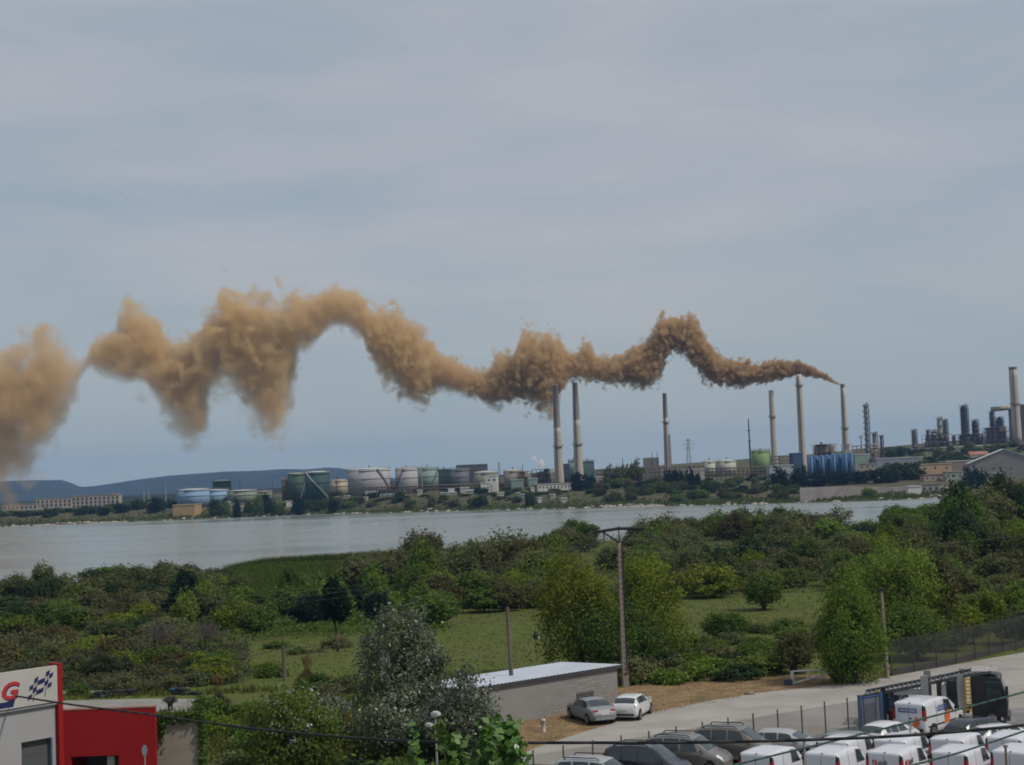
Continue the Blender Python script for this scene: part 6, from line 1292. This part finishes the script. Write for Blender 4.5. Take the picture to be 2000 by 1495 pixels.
    for s in (-1, 1):
        yb = L - (.42 if kind in ('mpv', 'van') else .33)
        B(patch(sp, yb, L - .10, 4.0, 5.6, s, .012, 4, 3), 'headlight', CLEAR, smooth=True)
        q = MB(); m0 = surf(sp, sp['ws'][1] - .28, 4.15, s); q.box(m0.x - .01 if s > 0 else m0.x - .19, m0.x + .19 if s > 0 else m0.x + .01, m0.y - .06, m0.y + .08, m0.z, m0.z + .16); B(q, 'mirror', body if kind != 'van' else TRIM)
        for y in sp['wheels']:
            r = sp['wr']; x = surf(sp, y, 3.0, 1).x
            q = MB(); q.bar((s * (x - .05), y, r + .04), (s * (x + .004), y, r + .04), r + .06, 22); B(q, 'wheel_arch', TRIM)
            wt = MB(); wt.bar((s * (x - .19), y, r), (s * (x + .016), y, r), r, 22); wo = B(wt, 'wheel', TYRE)
            q = MB(); xx = s * (x + .018)
            for k in range(5):
                a = k * 2 * math.pi / 5; q.bar((xx, y, r), (xx, y + math.cos(a) * r * .6, r + math.sin(a) * r * .6), .032, 4)
            for k in range(18):
                a = k * math.pi / 9; b = (k + 1) * math.pi / 9; q.bar((xx, y + math.cos(a) * r * .62, r + math.sin(a) * r * .62), (xx, y + math.cos(b) * r * .62, r + math.sin(b) * r * .62), .022, 4)
            B(q, 'rim', RIM, wo)
        if rails if rails is not None else sp.get('rails'):
            x = surf(sp, 1.2, 6.0, 1).x + .02; q = MB(); q.tube([(s * x, .5, 1.74), (s * x, .62, 1.86), (s * x, 2.15, 1.875), (s * x, 2.32, 1.79)], .026, 6); B(q, 'roof_rail', rail_mat or TRIM)
    return t
def at(px, D): return (X(px, D), D, 3.0)
make_car('hatchback_saloon', 'silver liftback saloon seen from behind, parked by the shed wall', 'saloon', M('blue silver saloon paint', (.235, .25, .265), .55, .05, 1.5, .15, .35), (4.0, 95.4, 3.0), R(20))
make_car('hatchback', 'white hatchback seen from behind, right of the silver saloon', 'hatch', P_WHITE, (6.65, 96.3, 3.0), R(-20))
hd = R(-115)
make_car('compact_mpv', 'black boxy car with black roof rails, darkest in the front row', 'mpv', P_DARK, (5.9, 75.9, 3.0), hd, rail_mat=TRIM)
make_car('compact_mpv', 'grey boxy car with black roof rails just behind the black one', 'mpv', P_GREY, (8.15, 78.2, 3.0), hd)
make_car('compact_mpv', 'brown beige boxy car with black roof rails nearest the mesh fence', 'mpv', P_BEIGE, (10.8, 80.2, 3.0), hd)
make_car('compact_mpv', 'silver boxy car with bright roof rails left of the black one', 'mpv', P_SILV, (3.4, 73.7, 2.86), hd, rail_mat=TRIM)
make_car('compact_mpv', 'silver car cut off at the bottom edge, leftmost of the parked row', 'mpv', P_MGREY, (1.15, 71.5, 2.78), hd)
make_car('hatchback', 'silver hatchback showing only its windscreen behind the brown beige boxy car', 'hatch', P_SILV, (13.55, 81.2, 2.92), hd)
make_car('hatchback', 'dark glassed grey hatchback with a white glint between beige car and white estate', 'hatch', P_MGREY, (16.75, 80.4, 2.9), R(-50))
e = make_car('hatchback', 'white small estate with dark rear glass and red logo left of the white van', 'hatch', P_WHITE, (19.15, 82.2, 3.0), R(-45))
make_car('hatchback', 'low dark grey car half hidden right of the white van', 'hatch', P_DARK, (X(1905, 84), 83.0, 2.9), R(-60))
make_car('hatchback', 'white car with thick window pillars at the right edge', 'hatch', P_WHITE, (X(1972, 79), 79.5, 3.05), R(-70))
# vans: first one built, the others copied
van_a = make_car('panel_van', 'white panel van, leftmost of the nearest row', 'van', P_VAN, (0, 0, 3), 0, 'van', 'white panel vans in the nearest row')
def put_van(px, D, rz, z=3.0, sc=1.0):
    h = Vector((-math.sin(rz), math.cos(rz), 0)); c = Vector((X(px, D), D, z)) + h * (SPEC['van']['L'] / 2 * sc); return c
DRED = M('red logo ink', (.42, .03, .03), .5, .1, 2); DGR = M('grey lettering ink', (.10, .10, .115), .5, .1, 2); DORG = M('orange flame ink', (.62, .14, .04), .5, .15, 2); DBLU = M('blue lettering ink', (.06, .085, .30), .5, .1, 2)
def logo(parent, x, y, z, s, rz=0, par_name='logo'):
    q = MB(); q.box(0, s, -.012, 0, 0, s); o = q.build('logo', DRED, parent, loc=(x, y, z)); o.rotation_euler = (0, 0, rz)
    q = MB(); q.add([(s * .2, -.015, s * .15), (s * .45, -.015, s * .15), (s * .8, -.015, s * .85), (s * .55, -.015, s * .85)], [(0, 1, 2, 3)]); q.build('logo_stripe', P_VAN, o)
    return text_obj('lettering', 'sicli', s * 1.35, DGR, parent, (x + (s * 1.25) * math.cos(rz), y + s * 1.25 * math.sin(rz), z + .01), rz=rz, extr=.004, bold=.012)
th = R(-37); L2 = SPEC['van']['L'] / 2
spots = [(1478, 71.2, 'white panel van, leftmost of the nearest row'), (1606, 70.6, 'plain white panel van second from the left in the nearest row'), (1729, 70.2, 'white panel van with red logo and lettering on its rear doors, in the nearest row'), (1855, 69.6, 'white panel van right of the logo lettered one in the nearest row'), (1975, 69.2, 'white panel van fifth from the left in the nearest row, at the right edge')]
vans = []
for i, (px, D, lab) in enumerate(spots):
    c_ = put_van(px, D + .6, th, 3.10)
    if i == 0: van_a.location = c_; van_a.rotation_euler = (0, 0, th); vans.append(van_a); KIDS[van_a.name] = [(ch, kids(ch)) for ch in kids(van_a)]
    else: vans.append(dup(van_a, c_, th, lab))
logo(vans[2], -.56, -L2 + .002, 1.20, .22)
logo(vans[2], .935, -L2 + .35, 1.22, .24, R(90))
for i, (px, D, lab) in enumerate([(1628, 74.9, 'white panel van whose roof shows leftmost in the second row'), (1739, 74.6, 'white panel van roof second from the left in the second row'), (1850, 74.3, 'white panel van roof third from the left in the second row'), (1962, 74.1, 'white panel van roof at the right edge in the second row')]):
    dup(van_a, put_van(px, D, th, 2.96), th, lab, 'white panel vans in the second row')
nv = dup(van_a, put_van(1960, 60.5, R(-62), 3.0), R(-62), 'nearest white van, cut off at the lower right corner, with a blue disc', 'white panel vans in the nearest row')
q = MB(); q.bar((.93, -.8, 1.25), (.945, -.8, 1.25), .20, 24); q.build('blue_disc', M('blue disc ink', (.03, .06, .22), .5, .1, 2), nv)
# the lettered van behind
lv = dup(van_a, put_van(1777, 84.4, R(-40), 3.0, 1.28), R(-40), 'taller white van with blue box lettering and orange flames, beside the truck', 'lettered white van', (1.06, 1.28, 1.1))
def frame_mark(par, x0, x1, z0, z1, y, rz, ox, oy):
    q = MB(); w = .05
    for a, b, c_, d_ in ((x0, x1, z0, z0 + w), (x0, x1, z1 - w, z1), (x0, x0 + w, z0, z1), (x1 - w, x1, z0, z1)): q.box(a, b, -.01, 0, c_, d_)
    rr = random.Random(3); x = x0 + .12
    while x < x1 - .14: ww = rr.uniform(.05, .1); q.box(x, x + ww, -.011, -.001, z0 + .09, z1 - .09 - rr.uniform(0, .05)); x += ww + .035
    o = q.build('blue_lettering', DBLU, par, loc=(ox, oy, 0)); o.rotation_euler = (0, 0, rz); return o
frame_mark(lv, -.55, .45, 1.32, 1.52, 0, 0, 0, -L2 - .02); frame_mark(lv, 1.2, 2.0, 1.28, 1.52, 0, R(90), .925, -L2)
def flame(par, pts, ox, oy, rz):
    q = MB(); q.add([(x, -.012, z) for x, z in pts], [tuple(range(len(pts)))]); o = q.build('orange_flame', DORG, par, loc=(ox, oy, 0)); o.rotation_euler = (0, 0, rz)
FL = [(0, 0), (.55, .0), (.72, .22), (.66, .42), (.80, .60), (.55, .52), (.42, .66), (.30, .45), (.16, .40), (.22, .2)]
flame(lv, [(x * .7 + .1, z * .8 + .62) for x, z in FL], 0, -L2 - .02, 0); flame(lv, [(x * .95 + 1.7, z * 1.0 + .58) for x, z in FL], .93, -L2, R(90))
text_obj('lettering', 'll', .22, DGR, lv, (.935, -L2 + 2.62, 1.0), rz=R(90), extr=.004, bold=.01)
logo(e, -.1, -2.02, .80, .14)
# car transporter truck
TD = M('dark truck paint', (.022, .022, .026), .45, .2, 1, coat=.2); TGR = M('grey truck posts', (.30, .29, .28), .6, .1, 1); TDK = M('grimy ramp steel', (.10, .105, .11), .6, .25, 1, metal=.3, stain=(.05, .045, .04), sscale=1.2); YEL = M('yellow ladder paint', (.50, .30, .025), .55, .1, 2); TWH = M('pale curtain panel', (.50, .48, .46), .7, .1, 1)
A = Vector((X(1700, 90.5), 90.5, 3)); Bp = Vector((X(1950, 88.2), 88.2, 3)); an = math.atan2(Bp.y - A.y, Bp.x - A.x); Lt = (Bp - A).length
tr = thing('transporter_truck', 'dark car transporter truck with a long upper ramp and yellow ladder', 'truck', A, an)
# local x runs from the tail to the cab
q = MB(); q.add([(Lt - 1.35, -1.2, .55), (Lt + .55, -1.2, .55), (Lt + .62, -1.2, 1.4), (Lt + .25, -1.2, 2.75), (Lt - 1.35, -1.2, 2.95), (Lt - 1.35, 1.2, .55), (Lt + .55, 1.2, .55), (Lt + .62, 1.2, 1.4), (Lt + .25, 1.2, 2.75), (Lt - 1.35, 1.2, 2.95)], [(0, 1, 2, 3, 4), (9, 8, 7, 6, 5), (0, 5, 6, 1), (1, 6, 7, 2), (2, 7, 8, 3), (3, 8, 9, 4), (4, 9, 5, 0)]); cab = q.build('cab', TD, tr)
bv = cab.modifiers.new('soft', 'BEVEL'); bv.width = .08; bv.segments = 3
q = MB(); q.add([(Lt - .55, -1.21, 1.55), (Lt + .42, -1.21, 1.5), (Lt + .16, -1.21, 2.5), (Lt - .55, -1.21, 2.55)], [(0, 1, 2, 3)]); q.build('side_window', GLS, cab)
q = MB(); q.add([(Lt + .60, -1.08, 1.5), (Lt + .60, 1.08, 1.5), (Lt + .285, 1.08, 2.66), (Lt + .285, -1.08, 2.66)], [(0, 1, 2, 3)]); q.v = [(x + .02, y, z) for x, y, z in q.v]; q.build('windscreen', GLS, cab)
MB().box(Lt + .5, Lt + .66, -1.45, -1.22, 1.7, 2.3).build('mirror', TD, cab); MB().box(Lt - 1.3, Lt + .1, -1.15, 1.15, 2.96, 3.10).build('wind_deflector', TGR, cab)
MB().box(Lt + .3, Lt + .68, -1.15, 1.15, .35, .62).build('front_bumper', TDK, cab)
q = MB(); q.add([(-.3, -1.15, 1.55), (3.2, -1.15, 2.25), (Lt - 1.5, -1.15, 2.78), (Lt - .2, -1.15, 2.98), (Lt - .2, -1.15, 3.12), (Lt - 1.5, -1.15, 2.95), (3.2, -1.15, 2.42), (-.3, -1.15, 1.72)], [(0, 1, 2, 3, 4, 5, 6, 7)]); v0 = list(q.v)
q = MB()
for yy in (-1.2, .95):
    P8 = [(x, yy, z) for x, _, z in v0] + [(x, yy + .25, z) for x, _, z in v0]; q.add(P8, [(0, 1, 2, 3, 4, 5, 6, 7), (15, 14, 13, 12, 11, 10, 9, 8)] + [(k, 8 + k, 8 + (k + 1) % 8, (k + 1) % 8) for k in range(8)])
for k in range(26):
    x = -.2 + (Lt - .5) * k / 25; z = interp([(-.3, 1.6), (3.2, 2.3), (Lt - 1.5, 2.82), (Lt, 3.02)], x); q.box(x - .04, x + .04, -.95, .95, z, z + .06)
q.build('upper_ramp', TDK, tr)
q = MB(); q.box(-.2, Lt - 1.5, -1.1, 1.1, .75, .95); q.build('lower_deck', TDK, tr)
for x, w_, m_, zt in ((3.25, .20, TGR, 2.85), (Lt - 1.9, .16, TGR, 2.95), (4.0, .09, TD, 2.6)):
    for yy in (-1.3, 1.14): MB().box(x - w_, x + w_, yy, yy + .16, .4, zt).build('ramp_post', m_, tr)
MB().box(4.45, Lt - 2.15, -1.05, 1.05, .96, 2.52).build('dark_load_box', TD, tr); MB().box(4.15, 4.42, -1.1, 1.1, .96, 2.3).build('load_panel', TWH, tr)
q = MB(); xx = Lt - 1.52
for s in (-.16, .16): q.box(xx + s - .03, xx + s + .03, -1.34, -1.28, .85, 2.75)
for k in range(9): q.box(xx - .13, xx + .13, -1.335, -1.285, .95 + k * .21, 1.02 + k * .21)
q.build('ladder', YEL, tr)
for x in (.9, 1.9, Lt - .3):
    for s in (-1, 1):
        q = MB(); q.bar((x, s * .85, .5), (x, s * 1.18, .5), .5, 24); wo = q.build('wheel', TYRE, tr); q = MB(); q.bar((x, s * 1.175, .5), (x, s * 1.2, .5), .26, 16); q.build('rim', TGR, wo)
q = MB(); q.box(1.5, 3.0, -1.1, -.3, 1.75, 2.05); q.build('stowed_sheet', TWH, tr); q = MB(); q.box(.5, 1.3, -1.0, -.2, 1.55, 1.9); q.build('stowed_bundle', M('mustard tarp', (.2, .16, .05), .9, .3, 2), tr)
# lot lamp posts
for (px, y, D, lab) in [(1580, 1449, 62, 'thin grey post standing among the nearest vans'), (1975, 1459, 60, 'rusty topped thin post at the lower right corner')]:
    p = Vector((X(px, D), D, 3)); H = Z(px, y, D) - 3; q = MB(); q.bar((0, 0, 0), (0, 0, H), .05, 8, .045); q.box(-.08, .08, -.08, .08, H, H + .06); tag(q.build('post', LG if px < 1800 else RUST, None, loc=p), lab, 'post', 'thin posts in the van park')
